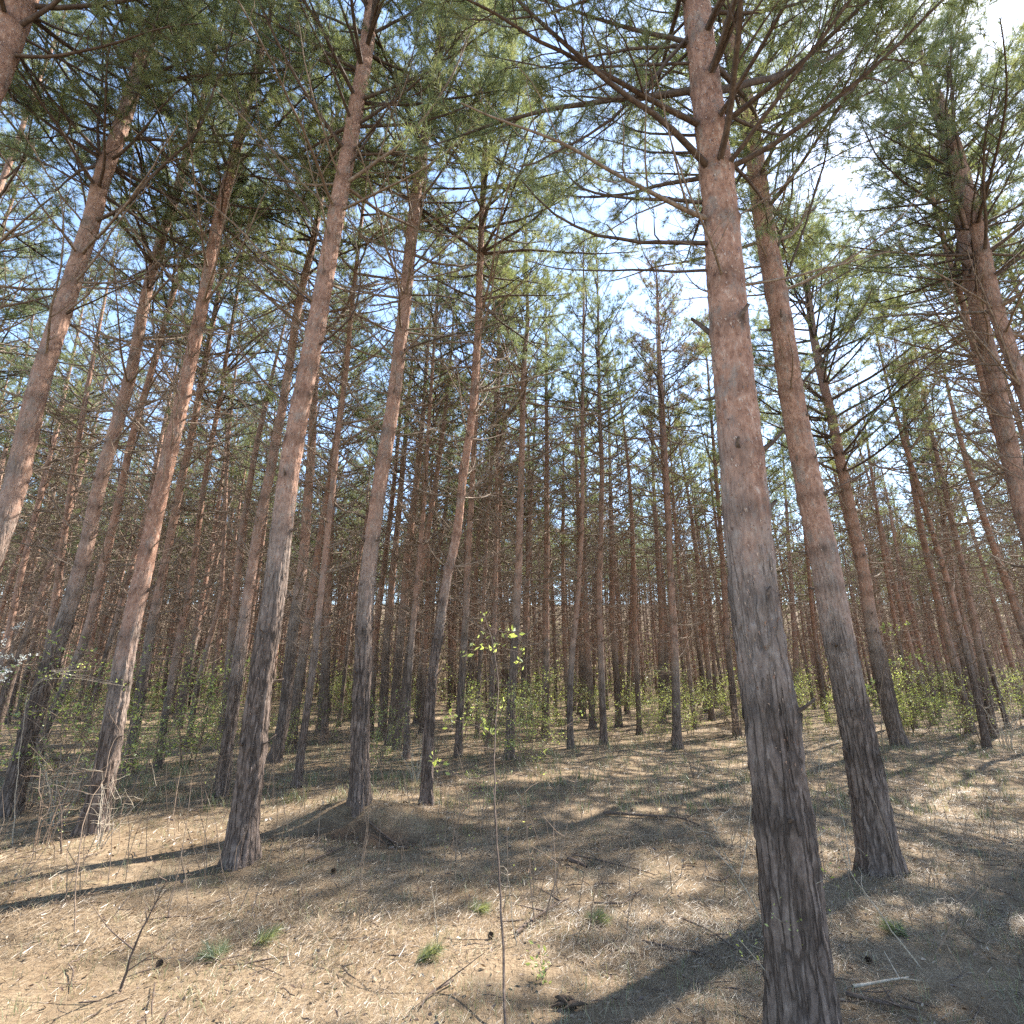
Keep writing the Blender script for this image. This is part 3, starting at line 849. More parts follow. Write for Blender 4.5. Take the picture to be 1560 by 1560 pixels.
# --- the wood beyond, which reads as one mass
frng = np.random.default_rng(9)
far = MB()
FK = []
for k in range(5):
    m = MB()
    z = np.linspace(0, HN, 7); P = np.stack([.08 * np.sin(z * .4 + k), .08 * np.sin(z * .3 + 2 * k), z], 1)
    tubes(m, P[None], np.interp(z, [0, 2, 9, HN], [.125, .11, .08, .02])[None], 6, mat=2)
    m.merge(crown_mb(frng, LIVE_C, 9.0, .7, 1.4, 1.0)); m.merge(dead_mb(frng, DEAD_C, 1.0, 9.0, (2, 5), 1.25))
    FK.append(m)
yy = 20.0; n_ = 0
while yy < 84:
    xx = -.98 * yy - 3
    while xx < .98 * yy + 3:
        x, y = xx + frng.normal(0, .6), yy + frng.normal(0, .6)
        if x * x + y * y > CUT and True:
            n_ += 1; far.merge(FK[n_ % 5], place(frng.uniform(0, 6.28), 0, frng.uniform(.72, .88) if x > .28 * y else frng.uniform(.85, 1.1), (x, y, h(x, y) - .05)))
        xx += frng.uniform(2.2, 3.6) * (1 if yy < 60 else 1.3)
    yy += 2.45
o = far.obj('distant_wood', [DEADWOOD, NEEDLE, BARK]); o['kind'] = 'stuff'
tag(o, 'mass of pines far back closing the view between the trunks', 'wood')

br = MB()
n = 14000
y = 40 + 45 * frng.random(n) ** .7; x = frng.uniform(-.99, .99, n) * y
L = frng.uniform(.6, 2.8, n) * np.where(frng.random(n) < .35, 2.2, 1); u = np.linspace(0, 1, 4)
a = frng.uniform(0, 6.28, n); le = np.abs(frng.normal(0, .45, n))
P = np.stack([x, y, terrain(x, y) - .02], 1)[:, None] + u[None, :, None] * L[:, None, None] * np.stack([np.cos(a) * le, np.sin(a) * le, np.ones(n)], 1)[:, None] + frng.normal(0, .08, (n, 4, 3)) * u[None, :, None]
tubes(br, P, np.broadcast_to(np.array([.022, .018, .014, .008]), (n, 4)), 3)
tp = P[:, 1:].reshape(-1, 3); k = frng.random(len(tp)) < .5
needles(br, frng, tp[k], frng.normal(size=(k.sum(), 3)), 3, .16, .07, 1, (20, 90), .1)
o = br.obj('distant_brush', [TWIG, LEAF]); o['kind'] = 'stuff'
tag(o, 'brown and green brush closing the wood at its far end', 'brush')

# ------------------------------------------------------------------ floor litter
lr = np.random.default_rng(21)


def scatter(n, y0, y1, pw=1.0, side=1.0, extra=1.0):
    y = y0 + (y1 - y0) * lr.random(n) ** pw
    x = lr.uniform(-1, 1, n) * (y * .98 * side + extra)
    return x, y


def litter(n, y0, y1, ln, wd, lift, pw=1.0):
    x, y = scatter(n, y0, y1, pw)
    # clumped: drop part where a slow noise is low
    c = np.sin(x * 2.3 + 1.7 * np.sin(y * 1.1)) + np.sin(y * 2.9 + 1.3 * np.sin(x * 1.7)) + lr.normal(0, 1, n)
    k = c > -1.1; x, y = x[k], y[k]; n = len(x)
    a = lr.normal(1.1, 1.1, n); pit = np.abs(lr.normal(0, .22, n))
    L = ln * lr.uniform(.5, 1.3, n); zz = terrain(x, y) + lr.random(n) ** 2 * lift
    d = np.stack([np.cos(a) * np.cos(pit), np.sin(a) * np.cos(pit), np.sin(pit)], 1)
    s = np.stack([-np.sin(a), np.cos(a), lr.normal(0, .5, n)], 1) * wd
    p = np.stack([x, y, zz], 1); bend = np.stack([-np.sin(a), np.cos(a), np.zeros(n)], 1) * (lr.normal(0, .12, n) * L)[:, None]
    m_ = p + d * L[:, None] * .5 + bend
    V = np.stack([p - s / 2, p + s / 2, m_ + s * .4, m_ - s * .4, p + d * L[:, None]], 1)
    i = np.arange(n)[:, None] * 5
    t_ = np.repeat(lr.random(n), 5)
    nq.add(V.reshape(-1, 3), i + np.array([0, 1, 2, 3]), 0, t_, False)
    nq.f3.append((np.asarray(i + np.array([3, 2, 4]) + nq.n - 5 * n, np.int32), 0, False))


nq = MB()
litter(190000, 1.3, 5.0, .075, .0014, .03)
litter(140000, 4.0, 10.0, .10, .0024, .04)
litter(70000, 9.0, 24.0, .14, .005, .05)
o = nq.obj('needle_litter', [STRAW]); o['kind'] = 'stuff'
tag(o, 'straw-coloured fallen pine needles covering the forest floor', 'needle litter')


def curlleaves(mb, n, y0, y1, size, pw=1.0):
    x, y = scatter(n, y0, y1, pw); z = terrain(x, y) + .008 + lr.random(n) * .03
    a = lr.uniform(0, 6.28, n); L = size * lr.uniform(.5, 1.3, n); Wd = L * lr.uniform(.35, .6, n)
    e = np.stack([np.cos(a), np.sin(a), lr.normal(0, .35, n)], 1); f = np.stack([-np.sin(a), np.cos(a), lr.normal(0, .35, n)], 1)
    p = np.stack([x, y, z], 1); up = np.array([0, 0, 1.])
    V = np.stack([p - e * L[:, None] / 2, p + f * Wd[:, None] / 2 + up * (L * .25)[:, None], p + e * L[:, None] / 2 + up * .01, p - f * Wd[:, None] / 2 + up * (L * .2)[:, None], p], 1)
    i = np.arange(n)[:, None] * 5
    F_ = np.concatenate([i + np.array(c) for c in ((0, 4, 1), (1, 4, 2), (2, 4, 3), (3, 4, 0))])
    mb.add(V.reshape(-1, 3), F_, 0, np.repeat(lr.random(n) ** 1.2, 5), False)


m = MB(); curlleaves(m, 4200, 1.4, 7, .034); curlleaves(m, 3500, 6, 16, .05)
o = m.obj('leaf_litter', [DRYLEAF]); o['kind'] = 'stuff'
tag(o, 'scattered curled dry leaves and bark flakes on the needles', 'leaf litter')


def blades(mb, n_cl, y0, y1, per, ln, wd, tone, side=1.0):
    cx, cy_ = scatter(n_cl, y0, y1, 1.0, side)
    n = n_cl * per
    x = np.repeat(cx, per) + lr.normal(0, .05, n); y = np.repeat(cy_, per) + lr.normal(0, .05, n)
    p = np.stack([x, y, terrain(x, y) - .005], 1)
    L = ln * lr.uniform(.4, 1.2, n); a = lr.uniform(0, 6.28, n); le = np.abs(lr.normal(.5, .3, n))
    d = np.stack([np.cos(a) * le, np.sin(a) * le, np.ones(n)], 1); d = nrm(d)
    s = np.stack([-np.sin(a), np.cos(a), np.zeros(n)], 1) * wd
    m_ = p + d * L[:, None] * .55
    e = m_ + nrm(d * [1.8, 1.8, .55]) * L[:, None] * .45
    V = np.stack([p - s / 2, p + s / 2, m_ + s * .4, m_ - s * .4, e], 1)
    i = np.arange(n)[:, None] * 5
    tt = np.repeat(np.clip(np.repeat(lr.uniform(*tone, n_cl), per) + lr.normal(0, .1, n), 0, 1), 5)
    mb.add(V.reshape(-1, 3), i + np.array([0, 1, 2, 3]), 0, tt, False)
    mb.f3.append((np.asarray(i + np.array([3, 2, 4]) + mb.n - 5 * n, np.int32), 0, False))


tw_ = MB(); n = 1700
x, y = scatter(n, 1.5, 14, 1.2); a = lr.uniform(0, 6.28, n); L = lr.uniform(.04, .2, n) * (1 + (lr.random(n) < .12) * 1.5)
u = np.linspace(-.5, .5, 4)
P = np.stack([x[:, None] + np.cos(a)[:, None] * L[:, None] * u + lr.normal(0, .006, (n, 4)), y[:, None] + np.sin(a)[:, None] * L[:, None] * u + lr.normal(0, .006, (n, 4)), np.zeros((n, 4))], -1)
P[..., 2] = terrain(P[..., 0], P[..., 1]) + .012 + lr.random((n, 1)) * .02 + lr.normal(0, .004, (n, 4))
tubes(tw_, P, np.broadcast_to(np.array([.003, .0045, .004, .002]), (n, 4)) * lr.uniform(.5, 1.3, (n, 1)), 4)
o = tw_.obj('twig_litter', [WOOD]); o['kind'] = 'stuff'
tag(o, 'small broken dark twigs strewn over the needles', 'twig litter')

m = MB()
blades(m, 1000, 1.6, 8, 9, .11, .0028, (.45, 1)); blades(m, 900, 1.6, 8, 9, .085, .0026, (.0, .5))
blades(m, 1400, 8, 20, 10, .2, .006, (.4, 1)); blades(m, 900, 8, 26, 12, .22, .008, (0, .45))
o = m.obj('sparse_grass', [GRASS]); o['kind'] = 'stuff'
tag(o, 'thin tufts of dry and young green grass between the needles', 'grass')

# thin dry stalks and low leafy scrub deep between the trunks
st = MB()
n = 1900
y = np.concatenate([lr.uniform(9, 40, 1500), lr.uniform(4.5, 10, 400)]); x = lr.uniform(-1, 1, n) * (y * 1.0)
L = lr.uniform(.25, .95, n); u = np.linspace(0, 1, 4)
a = lr.uniform(0, 6.28, n); le = lr.uniform(0, .5, n)
P = np.stack([x, y, terrain(x, y) - .02], 1)[:, None] + u[None, :, None] * L[:, None, None] * np.stack([np.cos(a) * le, np.sin(a) * le, np.ones(n)], 1)[:, None] + lr.normal(0, .015, (n, 4, 3))
tubes(st, P, np.broadcast_to(np.array([.004, .0035, .003, .0015]), (n, 4)), 3)
o = st.obj('dry_stalks', [TWIG]); o['kind'] = 'stuff'
tag(o, 'many thin dry stalks standing among the trunks', 'dry stalks')


# ------------------------------------------------------------------ shrubs
def leaves(mb, rng, pts, n, size, mat, spread=.05, tone=(0, 1)):
    """n small pointed leaves round every point"""
    pts = np.asarray(pts); M = len(pts) * n
    p = np.repeat(pts, n, 0) + rng.normal(0, spread, (M, 3))
    e = rng.normal(size=(M, 3)); e[:, 2] = np.abs(e[:, 2]) * .7; e = nrm(e)
    f = nrm(np.cross(e, rng.normal(size=(M, 3)))); g_ = np.cross(e, f)
    L = (size * rng.uniform(.5, 1.25, M))[:, None]
    V = np.stack([p, p + e * L * .45 + f * L * .24 + g_ * L * .05, p + e * L, p + e * L * .45 - f * L * .24 + g_ * L * .05], 1)
    i = np.arange(M)[:, None] * 4
    mb.add(V.reshape(-1, 3), np.concatenate([i + np.array([0, 1, 2]), i + np.array([0, 2, 3])]), mat, np.repeat(rng.uniform(*tone, M), 4), False)


def shrub_mb(rng, hgt, stems, leafn, lsize, spread=.5, thick=.006, twigs=7, bare=.3):
    w, lf = MB(), MB()
    for k in range(stems):
        a = rng.uniform(0, 6.28); sp = spread * rng.uniform(.25, 1); H_ = hgt * rng.uniform(.55, 1.1)
        u = np.linspace(0, 1, 9)
        P = np.stack([np.cos(a) * (.05 + sp * u ** 1.4), np.sin(a) * (.05 + sp * u ** 1.4), -.03 + H_ * u * (1 - .15 * u)], 1)
        P[1:] += np.cumsum(rng.normal(0, .012 * hgt, (8, 3)), 0)
        tubes(w, P[None], np.linspace(thick, .0014, 9)[None] * rng.uniform(.7, 1.2), 4)
        pts = []
        for q in range(twigs):
            j = rng.integers(2, 9); d = rng.normal(size=3) * [1, 1, .5] + [0, 0, .35]; d /= np.linalg.norm(d)
            l = hgt * rng.uniform(.1, .32)
            Q = P[j] + d * l * np.linspace(0, 1, 4)[:, None] + rng.normal(0, .01, (4, 3)) * np.linspace(0, 1, 4)[:, None]
            tubes(w, Q[None], np.linspace(.0028, .001, 4)[None], 3)
            if rng.random() > bare: pts += [Q[1], Q[2], Q[3], (Q[2] + Q[3]) / 2]
        if pts and leafn: leaves(lf, rng, pts, leafn, lsize, 0, .03)
    return w, lf


hr = np.random.default_rng(31)
SHR = []
for k in range(6):
    w, lf = shrub_mb(hr, 1.0, int(hr.integers(7, 11)), 4, .027, .58, thick=.0045, bare=.28, twigs=13)
    SHR.append((w.mesh('stem_cluster', [TWIG]), lf.mesh('leafage', [LEAF])))
BARE = []
for k in range(4):
    w, _ = shrub_mb(hr, 1.0, int(hr.integers(6, 11)), 0, .04, .45, twigs=9)
    BARE.append(w.mesh('stem_cluster', [PALETWIG if k % 2 else TWIG]))


def shrub(px, py, hgt, label, kind='leafy', group='leafy shrubs under the pines', wide=1.0, v=None, mat=None):
    x, y, z = ground_at(px, py)
    return shrub_at(x, y, hgt, label, kind, group, wide, v)


_sc = [0]


def shrub_at(x, y, hgt, label, kind='leafy', group=None, wide=1.0, v=None):
    _sc[0] += 1; v = _sc[0] if v is None else v
    root = tag(empty('leafy_shrub' if kind == 'leafy' else 'bare_shrub', (x, y, h(x, y))), label, 'shrub', group)
    root.rotation_euler = (0, 0, (v * 2.4) % 6.28); root.scale = (hgt * wide, hgt * wide, hgt)
    if kind == 'leafy':
        add('stem_cluster', SHR[v % 6][0], root); add('leafage', SHR[v % 6][1], root)
    else:
        add('stem_cluster', BARE[v % 4], root)
    return root


for a in [
    (30, 1232, 1.5, 'leafy shrub at the foot of the outer slanting pine, yellow-green dots of leaf', 'leafy'),
    (60, 1290, 1.0, 'pale arching dead stems lowest at the edge, in front of the outer slanting pine', 'bare'),
    (150, 1290, .7, 'pale dead stems in front of the grey-sided pine foot', 'bare'),
    (660, 1160, 1.0, 'pale bare shrub just right of the crooked pine foot', 'bare'),
    (85, 1262, .85, 'tangle of arching pale dead stems before the outer slanting pine', 'bare'),
    (105, 1225, 1.45, 'tall bare shrub between the outer slanting pine and the grey-sided pine', 'bare'),
    (178, 1225, 1.3, 'leafy shrub hugging the sunny side of the grey-sided pine', 'leafy'),
    (225, 1180, .9, 'low leafy shrub at the foot of the dark trunk right of the grey-sided pine', 'leafy'),
    (285, 1165, 1.7, 'denser green shrub left of the lit-edged pine', 'leafy'),
    (312, 1225, .8, 'small bare pale shrub before the lit-edged pine', 'bare'),
    (340, 1160, .9, 'low green shrub just behind the lit-edged pine', 'leafy'),
    (435, 1150, .8, 'low green shrub between the thick leaning pine and the pencil pine', 'leafy'),
    (500, 1130, 1.3, 'green shrub right of the pencil pine, before dark trunks', 'leafy'),
    (512, 1190, .8, 'thin bare shrub left of the flaking pine', 'bare'),
    (570, 1175, .9, 'low green shrub right at the flaking pine', 'leafy'),
    (610, 1130, 1.2, 'pale tangled shrub before the dark paired trunks', 'bare'),
    (632, 1190, .7, 'low brown shrub left of the crooked pine', 'bare'),
    (690, 1185, .9, 'low shrub of brown stems right of the crooked pine', 'bare'),
    (700, 1130, 1.3, 'yellow-green leafy shrub before the orange-sided pine', 'leafy'),
    (745, 1150, 1.2, 'bright leafy shrub between the crooked pine and the forked pine', 'leafy'),
    (800, 1165, 1.1, 'upright leafy shoots against the foot of the forked pine', 'leafy'),
    (812, 1130, 1.3, 'dim green shrub right of the forked pine', 'leafy'),
    (855, 1125, 1.2, 'dull green shrub right of the plumb pine', 'leafy'),
    (905, 1100, 1.2, 'green shrub behind the back-leaning pine', 'leafy'),
    (965, 1095, 1.6, 'green shrub midway between the back-leaning pine and the paired pine', 'leafy'),
    (1000, 1110, 1.3, 'leafy shrub left of the paired pine', 'leafy'),
    (1052, 1120, 1.2, 'leafy shrub right of the paired pine', 'leafy'),
    (1060, 1185, .7, 'bare twiggy shrub on the straw left of the thickest pine', 'bare'),
    (1135, 1110, 1.3, 'dim green shrub behind the thickest pine', 'leafy'),
    (1225, 1110, 1.5, 'leafy shrub between the thickest pine and the slanting pine', 'leafy'),
    (1245, 1180, .8, 'bare shrub between the two thickest trunks', 'bare'),
    (1312, 1115, 1.4, 'bright leafy shrub left of the bent-footed pine', 'leafy'),
    (1385, 1118, 1.6, 'bright yellow-green shrub right of the bent-footed pine', 'leafy'),
    (1425, 1120, 1.4, 'bright green shrub standing before the ginger pine', 'leafy'),
    (1462, 1128, 1.2, 'leafy shrub on long thin stems at the clearing edge', 'leafy'),
    (1500, 1135, 1.0, 'half bare shrub of thin stems at the clearing edge before the dim thicket', 'bare'),
    (1535, 1140, 1.3, 'outermost tan shrub of bare stems at the clearing edge', 'bare'),
    (1475, 1090, 1.3, 'pale bent dead shrub beside the pine with dark rings', 'bare'),
    (1555, 1105, 1.6, 'brushy dull shrub in the dim thicket by the frame edge', 'leafy'),
]:
    shrub(a[0], a[1], a[2] * (1.55 if a[4] == 'leafy' else 1.3), a[3], a[4], 'leafy shrubs under the pines' if a[4] == 'leafy' else 'bare shrubs under the pines', 1.0 if a[2] > 1 else .9)
ur = random.Random(8)
for k in range(75):
    y = ur.uniform(16, 40); x = ur.uniform(-1, 1) * y
    shrub_at(x, y, ur.uniform(.8, 2.6), 'small dull green shrub far back between crowded trunks' if k % 4 else 'small bare brown shrub far back between crowded trunks', 'leafy' if k % 4 else 'bare', 'far shrubs between the trunks' if k % 4 else 'far bare shrubs between the trunks', ur.uniform(.8, 1.3))

# blossoming tree at the left edge
bx, by = -14.6, 15.2
root = tag(empty('blossom_tree', (bx, by, h(bx, by))), 'pale white-flowering small tree at the edge behind the outer slanting pine', 'tree')
w, lf = shrub_mb(hr, 3.2, 9, 9, .06, 1.3, .022, twigs=16, bare=.1)
w.obj('stem_cluster', [TWIG], root); lf.obj('blossom_mass', [BLOSSOM], root)


# ------------------------------------------------------------------ saplings, shoots and twigs drawn one by one
def px_line(pts, lean=0.0, Y=None):
    x, y, z = ground_at(*pts[0]) if Y is None else (None, Y, None)
    n = len(pts); out = []
    for k, p in enumerate(pts):
        q = on_plane(p[0], p[1], y + lean * k / max(1, n - 1)); out.append(q)
    if Y is None:
        out[0] = np.array([x, y, z - .02])
    return np.array(out)


def sapling(name, label, cat, main, sides=(), r0=.006, mat=TWIG, lf_pts=(), lsize=.035, ln=4, twig=True, lean=0., seed=0, leafmat=LEAF, group=None, auto=5):
    rng = np.random.default_rng(500 + seed)
    P = px_line(main, lean); base = P[0].copy()
    root = tag(empty(name, tuple(base)), label, cat, group)
    w = MB(); lf = MB(); pts = []
    Q, L = resample(P - base, max(8, int(12 * np.ptp(P[:, 2]) + 6)))
    Q[1:] += np.cumsum(rng.normal(0, .004, (len(Q) - 1, 3)), 0)
    tubes(w, Q[None], np.linspace(r0, r0 * .3, len(Q))[None], 6)
    for s in sides:
        S = np.array([on_plane(a, b, base[1] + lean * .5 + (.06 * k)) for k, (a, b) in enumerate(s)]) - base
        j = np.argmin(np.linalg.norm(Q - S[0], axis=1)); S[0] = Q[j]
        S2, _ = resample(S, 8); tubes(w, S2[None], np.linspace(r0 * .55, .0012, 8)[None], 5)
        pts += [S2[4], S2[5], S2[6], S2[7]]
    for k in range(auto):
        j = int(rng.integers(len(Q) // 3, len(Q))); d = nrm(rng.normal(size=3) * [1, 1, .3] + [0, 0, .5]); l = rng.uniform(.08, .3) * min(1, L)
        S = Q[j] + d * l * np.linspace(0, 1, 4)[:, None]; S[1:] += rng.normal(0, .008, (3, 3))
        tubes(w, S[None], np.linspace(r0 * .4, .001, 4)[None], 4); pts += [S[2], S[3]]
    extra = [on_plane(a, b, base[1] + lean) - base for a, b in lf_pts]
    for e_ in extra:
        j = int(np.argmin(np.linalg.norm(Q - e_ + np.array([0, 0, .12]), axis=1)))
        S = Q[j] + (e_ - Q[j]) * np.linspace(0, 1, 5)[:, None]; S[1:4] += rng.normal(0, .01, (3, 3))
        tubes(w, S[None], np.linspace(r0 * .35, .001, 5)[None], 4)
    w.obj('stem', [mat], root)
    pp = (pts if ln and not lf_pts else []) + extra
    if pp and ln:
        leaves(lf, rng, pp, ln, lsize, 0, .035, (.3, 1)); lf.obj('leafage', [leafmat], root)
    return root


sapling('sapling', 'tall thin sapling with fresh yellow-green leaf tufts, standing in the middle of the straw', 'sapling',
        [(772, 1580), (767, 1450), (763, 1365), (757, 1238), (755, 1154), (759, 1090), (765, 1027), (750, 960), (735, 925)],
        [[(754, 1200), (720, 1190), (680, 1175), (664, 1166)], [(758, 1112), (742, 1109), (705, 1100), (676, 1094)], [(762, 1060), (790, 1010), (800, 975)], [(752, 975), (735, 945), (722, 950)]],
        r0=.0075, mat=WOOD, lean=2.2, seed=1, ln=7, lsize=.06,
        lf_pts=[(735, 942), (742, 968), (760, 985), (748, 985), (765, 962), (795, 995), (785, 965), (705, 995), (690, 1095), (678, 1090), (700, 1102), (715, 1088), (735, 1100), (748, 1120), (672, 1168), (665, 1162), (720, 1185), (770, 1075), (790, 1010), (730, 985)])
sapling('shoot', 'thin leafless shoot just right of the tall sapling', 'shoot', [(816, 1412), (803, 1268), (797, 1175)], r0=.006, seed=2, ln=2, lsize=.02)
sapling('shoot', 'thin leafless shoot slanting right, second from the tall sapling', 'shoot', [(828, 1400), (854, 1302), (871, 1217), (882, 1175)], r0=.006, seed=3, ln=0)
sapling('shoot', 'short thin stalk close to the right of the tall sapling', 'shoot', [(788, 1440), (780, 1390), (775, 1330)], r0=.004, mat=PALETWIG, seed=4, ln=0)
sapling('twig_shrub', 'small forked brown bush on straw left of the tall sapling', 'shrub', [(693, 1312), (697, 1270), (702, 1221), (690, 1190)], [[(697, 1290), (680, 1285), (668, 1275)], [(700, 1250), (716, 1220), (735, 1205)], [(697, 1270), (685, 1240), (680, 1215)], [(700, 1310), (715, 1290), (726, 1275)]], r0=.007, seed=5, ln=2, lsize=.022)
sapling('twig_shrub', 'dark thin-leaved bush behind the tall sapling', 'shrub', [(734, 1262), (737, 1220), (741, 1180)], [[(735, 1240), (726, 1205)], [(736, 1235), (752, 1200)]], r0=.006, seed=6, ln=5, lsize=.025)
sapling('twig_shrub', 'dark forked leafless bush in front, low on the shaded straw', 'shrub', [(182, 1512), (192, 1475), (199, 1450), (220, 1408), (250, 1344)], [[(199, 1450), (165, 1416), (140, 1378)], [(195, 1478), (230, 1455), (262, 1433)]], r0=.0085, mat=WOOD, seed=7, ln=0)
sapling('shoot', 'long pale stem bowing up past the grey-sided pine, bare', 'shoot', [(114, 1428), (114, 1268), (127, 1221), (152, 1188), (156, 1137), (186, 1107)], [[(128, 1222), (105, 1200), (60, 1208)], [(152, 1180), (170, 1150), (196, 1112)]], r0=.0045, mat=TWIG, seed=8, ln=0, lean=.6)
sapling('shoot', 'dark upright stalk left of the long pale stem', 'shoot', [(94, 1300), (92, 1255), (90, 1215)], r0=.009, mat=WOOD, seed=9, ln=2, lsize=.02)
sapling('shoot', 'pale forked twig standing before the lit-edged pine', 'shoot', [(309, 1238), (307, 1188), (292, 1137)], [[(307, 1185), (322, 1160)]], r0=.0045, mat=TWIG, seed=10, ln=3, lsize=.02)
sapling('leafy_twig', 'thin horizontal spray of tiny green leaves before the grey-sided pine', 'shoot', [(20, 1290), (28, 1150), (40, 1060), (75, 1025)], [[(70, 1030), (110, 1030), (150, 1040), (195, 1046)], [(60, 1040), (100, 1015), (140, 1010)]], r0=.006, mat=PALETWIG, seed=11, lean=-.3, ln=6, lsize=.03, lf_pts=[(70, 1028), (95, 1022), (118, 1015), (135, 1022), (160, 1015), (178, 1040), (195, 1046), (110, 1030), (85, 1032)])
sapling('shoot', 'pale thick stem rising against the foot of the thickest pine', 'shoot', [(1178, 1585), (1184, 1505), (1205, 1387), (1218, 1260)], [[(1205, 1380), (1209, 1348), (1184, 1315), (1163, 1251)], [(1183, 1515), (1160, 1470), (1125, 1430)], [(1210, 1330), (1235, 1280), (1262, 1262)]], r0=.008, mat=PALETWIG, seed=12, lean=-.15, ln=4, lsize=.02)
sapling('shoot', 'thin forked stem leaning left of the thickest pine', 'shoot', [(1166, 1420), (1160, 1400), (1125, 1336), (1099, 1293), (1092, 1250)], [[(1125, 1336), (1140, 1280), (1145, 1210)], [(1112, 1312), (1080, 1285)]], r0=.006, mat=PALETWIG, seed=13, lean=-.4, ln=0)
sapling('shoot', 'reddish straight shoot slanting right, on the straw in the corner', 'shoot', [(1421, 1456), (1463, 1378), (1489, 1344), (1543, 1302)], r0=.006, mat=TWIG, seed=14, ln=0, auto=2)
sapling('shoot', 'thin pale shoot leaning towards the slanting pine', 'shoot', [(1404, 1473), (1357, 1403), (1294, 1315), (1281, 1260)], [[(1300, 1320), (1288, 1260), (1275, 1210)]], r0=.005, mat=PALETWIG, seed=15, ln=1, lsize=.02)
sapling('shoot', 'thin brown shoot crossing the reddish straight one', 'shoot', [(1470, 1490), (1440, 1440), (1404, 1390)], r0=.005, seed=16, ln=0, auto=1)
sapling('twig_shrub', 'leggy brown twigs on the shaded straw left of the thickest pine', 'shrub', [(1010, 1235), (1008, 1190), (1000, 1150)], [[(1009, 1200), (1030, 1170), (1050, 1150)], [(1008, 1190), (990, 1165)]], r0=.006, seed=17, ln=3, lsize=.02)
sapling('shoot', 'dry stalk standing alone on straw below the soil hollow', 'shoot', [(668, 1440), (666, 1385), (662, 1340)], r0=.004, mat=PALETWIG, seed=18, ln=0, auto=2)
sapling('shoot', 'low green-leaved seedling on the shaded straw', 'shoot', [(823, 1492), (822, 1475), (824, 1466)], r0=.003, seed=19, ln=5, lsize=.035)
sapling('leafy_twig', 'bright yellow-green leafy sapling beside the ginger pine', 'sapling', [(1345, 1145), (1342, 1060), (1350, 990), (1365, 955)], [[(1345, 1020), (1380, 1005), (1405, 1000)], [(1348, 985), (1375, 960), (1388, 948)]], r0=.012, seed=20, ln=8, lsize=.09, lf_pts=[(1345, 960), (1355, 952), (1370, 958), (1382, 950), (1360, 965), (1370, 1005), (1385, 1002), (1398, 1000), (1405, 1008), (1378, 1012), (1362, 1010), (1345, 955), (1330, 1040), (1322, 1050)])
sapling('leafy_twig', 'slender sapling with loose green leaves before the paired pine', 'sapling', [(990, 1150), (988, 1090), (992, 1030), (985, 985)], [[(990, 1060), (1010, 1020), (1040, 1025)]], r0=.008, seed=21, ln=6, lsize=.06, lf_pts=[(985, 1035), (1000, 1025), (1015, 1020), (1040, 1025), (995, 1065), (978, 1045), (1030, 1075), (985, 1085)])

# ------------------------------------------------------------------ fallen sticks
def stick(label, pts, r0, mat=WOOD, seed=0, forks=2, name='fallen_stick'):
    rng = np.random.default_rng(700 + seed)
    G = np.array([ground_at(*p) for p in pts]); G[:, 2] += r0 * .8
    base = G[0].copy(); root_m = MB()
    Q, L = resample(G - base, 14)
    Q[:, 2] = [h(base[0] + a, base[1] + b) - base[2] + r0 * 1.1 + .012 for a, b in Q[:, :2]]
    tubes(root_m, Q[None], np.linspace(r0, r0 * .45, 14)[None] * rng.uniform(.85, 1.1, 14), 7)
    for k in range(forks):
        j = int(rng.integers(4, 12)); d = nrm(Q[j] - Q[j - 1] + rng.normal(0, .6, 3) * [1, 1, .3] + [0, 0, .15]) * rng.uniform(.1, .35)
        S = Q[j] + d * np.linspace(0, 1, 4)[:, None]
        tubes(root_m, S[None], np.linspace(r0 * .5, .002, 4)[None], 4)
    o = root_m.obj(name, [mat]); o.location = tuple(base)
    return tag(o, label, 'stick', 'fallen sticks on the straw')


stick('long dark fallen branch on sunlit straw left of the thickest pine', [(920, 1243), (980, 1247), (1040, 1249), (1065, 1262)], .018, seed=1, forks=4)
stick('short dark log stub on the shaded straw', [(866, 1316), (880, 1321), (894, 1328)], .026, seed=2, forks=1)
stick('long thin stick lying right of the dark log stub', [(871, 1306), (930, 1318), (998, 1337)], .009, seed=3)
stick('dark stick slanting across the feet of two leafless shoots', [(787, 1428), (825, 1398), (867, 1374)], .013, seed=4)
stick('thin brown stick lying low on straw before the thickest pine', [(980, 1440), (1030, 1452), (1095, 1463)], .010, seed=5)
stick('curved thin stick ending beside the thickest pine', [(1030, 1400), (1085, 1425), (1120, 1452), (1140, 1460)], .008, seed=6)
stick('pale broken stick right of the thickest pine foot', [(1300, 1510), (1345, 1502), (1385, 1496)], .010, PALETWIG, seed=7)
stick('dark stick lying in the corner beyond the thickest pine foot', [(1290, 1522), (1350, 1538), (1400, 1548)], .013, seed=8)
stick('thin dead stick in the sun by the foot of the slanting pine', [(1360, 1262), (1390, 1270), (1415, 1272)], .010, seed=9)
stick('thin stick on straw below the slanting pine, dark and straight', [(905, 1380), (950, 1382), (980, 1358)], .009, seed=10)
stick('dead branch lying in the soil hollow', [(470, 1318), (500, 1305), (530, 1292)], .012, seed=11, forks=3)
stick('dead branch across the straw behind the soil hollow', [(560, 1275), (610, 1290), (640, 1300)], .010, seed=12, forks=3)
stick('stick lying in shade at the lower edge left of the tall sapling', [(690, 1500), (655, 1520), (640, 1540)], .008, seed=13)


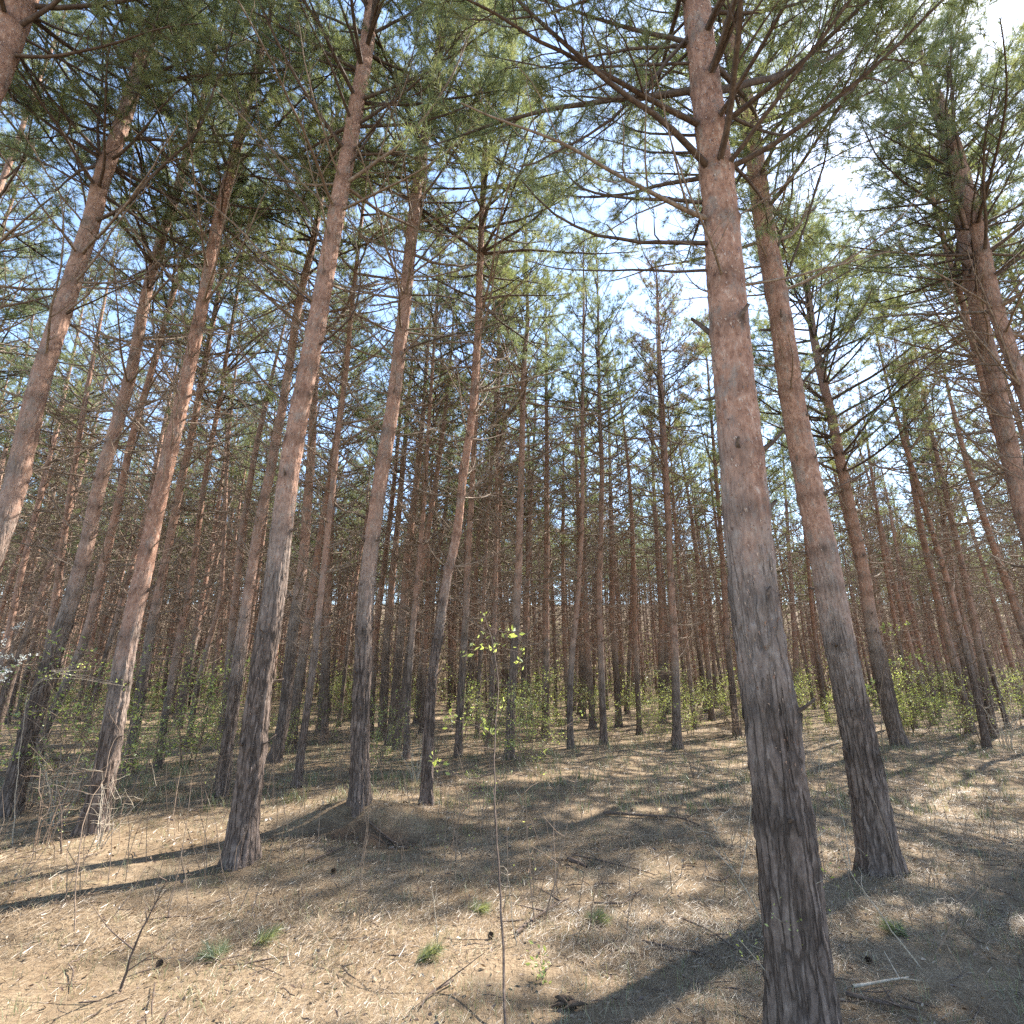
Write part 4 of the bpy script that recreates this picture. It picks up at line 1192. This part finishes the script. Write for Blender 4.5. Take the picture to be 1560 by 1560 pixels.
# ------------------------------------------------------------------ fallen green sprigs, cones
def sprig(label, px, py, size, az, seed):
    rng = np.random.default_rng(900 + seed)
    x, y, z = ground_at(px, py)
    root = tag(empty('pine_sprig', (x, y, z + .015)), label, 'pine sprig', 'fallen green pine sprigs')
    w, nd = MB(), MB()
    tips, dirs = [], []
    for k in range(4):
        a = az + rng.normal(0, .6); d = np.array([math.cos(a), math.sin(a), rng.uniform(.1, .5)]); d /= np.linalg.norm(d)
        P = d * size * np.linspace(0, 1, 5)[:, None] * rng.uniform(.6, 1.1)
        tubes(w, P[None], np.linspace(.005, .002, 5)[None], 5)
        for q in (2, 3, 4): tips.append(P[q]); dirs.append(d)
    needles(nd, rng, tips, dirs, 38, .085, .003, 0, (15, 60), .07)
    w.obj('stem', [WOOD], root); nd.obj('foliage', [NEEDLE], root)


sprig('largest fallen green pine sprig, upright on shaded straw', 385, 1445, .16, .6, 1)
sprig('flat fallen green sprig just left of the largest one', 335, 1466, .14, 2.6, 2)
sprig('fallen green sprig on straw left of the tall sapling foot', 635, 1470, .17, .4, 3)
sprig('faint green sprig in shade right of the tall sapling', 905, 1408, .12, 1.2, 4)
sprig('fallen green sprig right of the thickest pine', 1380, 1428, .12, 2.2, 5)
sprig('small green sprig in shade beyond the tall sapling', 725, 1392, .11, 1.0, 6)
m = MB()
for k in range(9):
    ph_ = np.arange(8) * 2 * math.pi / 8 + k * .4; q = k / 8; r = .019 * math.sin(math.pi * (.12 + .82 * q)) + .002
    for a in ph_:
        c = np.array([math.cos(a) * r, math.sin(a) * r, .05 * q]); t_ = np.array([-math.sin(a), math.cos(a), 0]) * .0075
        o_ = np.array([math.cos(a), math.sin(a), .35]) * .008
        m.add(np.array([c * [.4, .4, 1] - t_ * .5, c * [.4, .4, 1] + t_ * .5, c + t_ + o_ * .6, c + o_, c - t_ + o_ * .6]), np.array([[0, 1, 2], [0, 2, 3], [0, 3, 4]]), 0, None, False)
cone_me = m.mesh('pine_cone', [CONE])
for k, (px, py, lb) in enumerate([(245, 1472, 'dark pine cone near the dark forked bush'), (505, 1330, 'pine cone below the soil hollow'), (745, 1432, 'pine cone beside the tall sapling'), (1330, 1470, 'pine cone right of the thickest pine'), ]):
    x, y, z = ground_at(px, py)
    o = add('pine_cone', cone_me, None, (x, y, z + .018), (R(80), 0, k * 1.3), (.75, .75, .75)); tag(o, lb, 'pine cone', 'pine cones on the straw')
# clod of dark bark at the lower edge
m = MB(); crng = np.random.default_rng(4)
for k in range(9):
    c = crng.normal(0, .026, 3) * [1.3, .8, .25] + [0, 0, .02]; u = np.linspace(0, 1, 6)
    P = c + np.stack([(u - .5) * crng.uniform(.06, .14), (u - .5) * crng.normal(0, .05), .012 * np.sin(u * 3)], 1)
    tubes(m, P[None], np.array([[.003, .010, .014, .013, .009, .002]]) * crng.uniform(.7, 1.2), 7)
x, y, z = ground_at(862, 1535)
o = m.obj('bark_clod', [CONE]); o.location = (x, y, z); tag(o, 'dark clod of rotten bark lying in shade at the lower edge', 'bark')
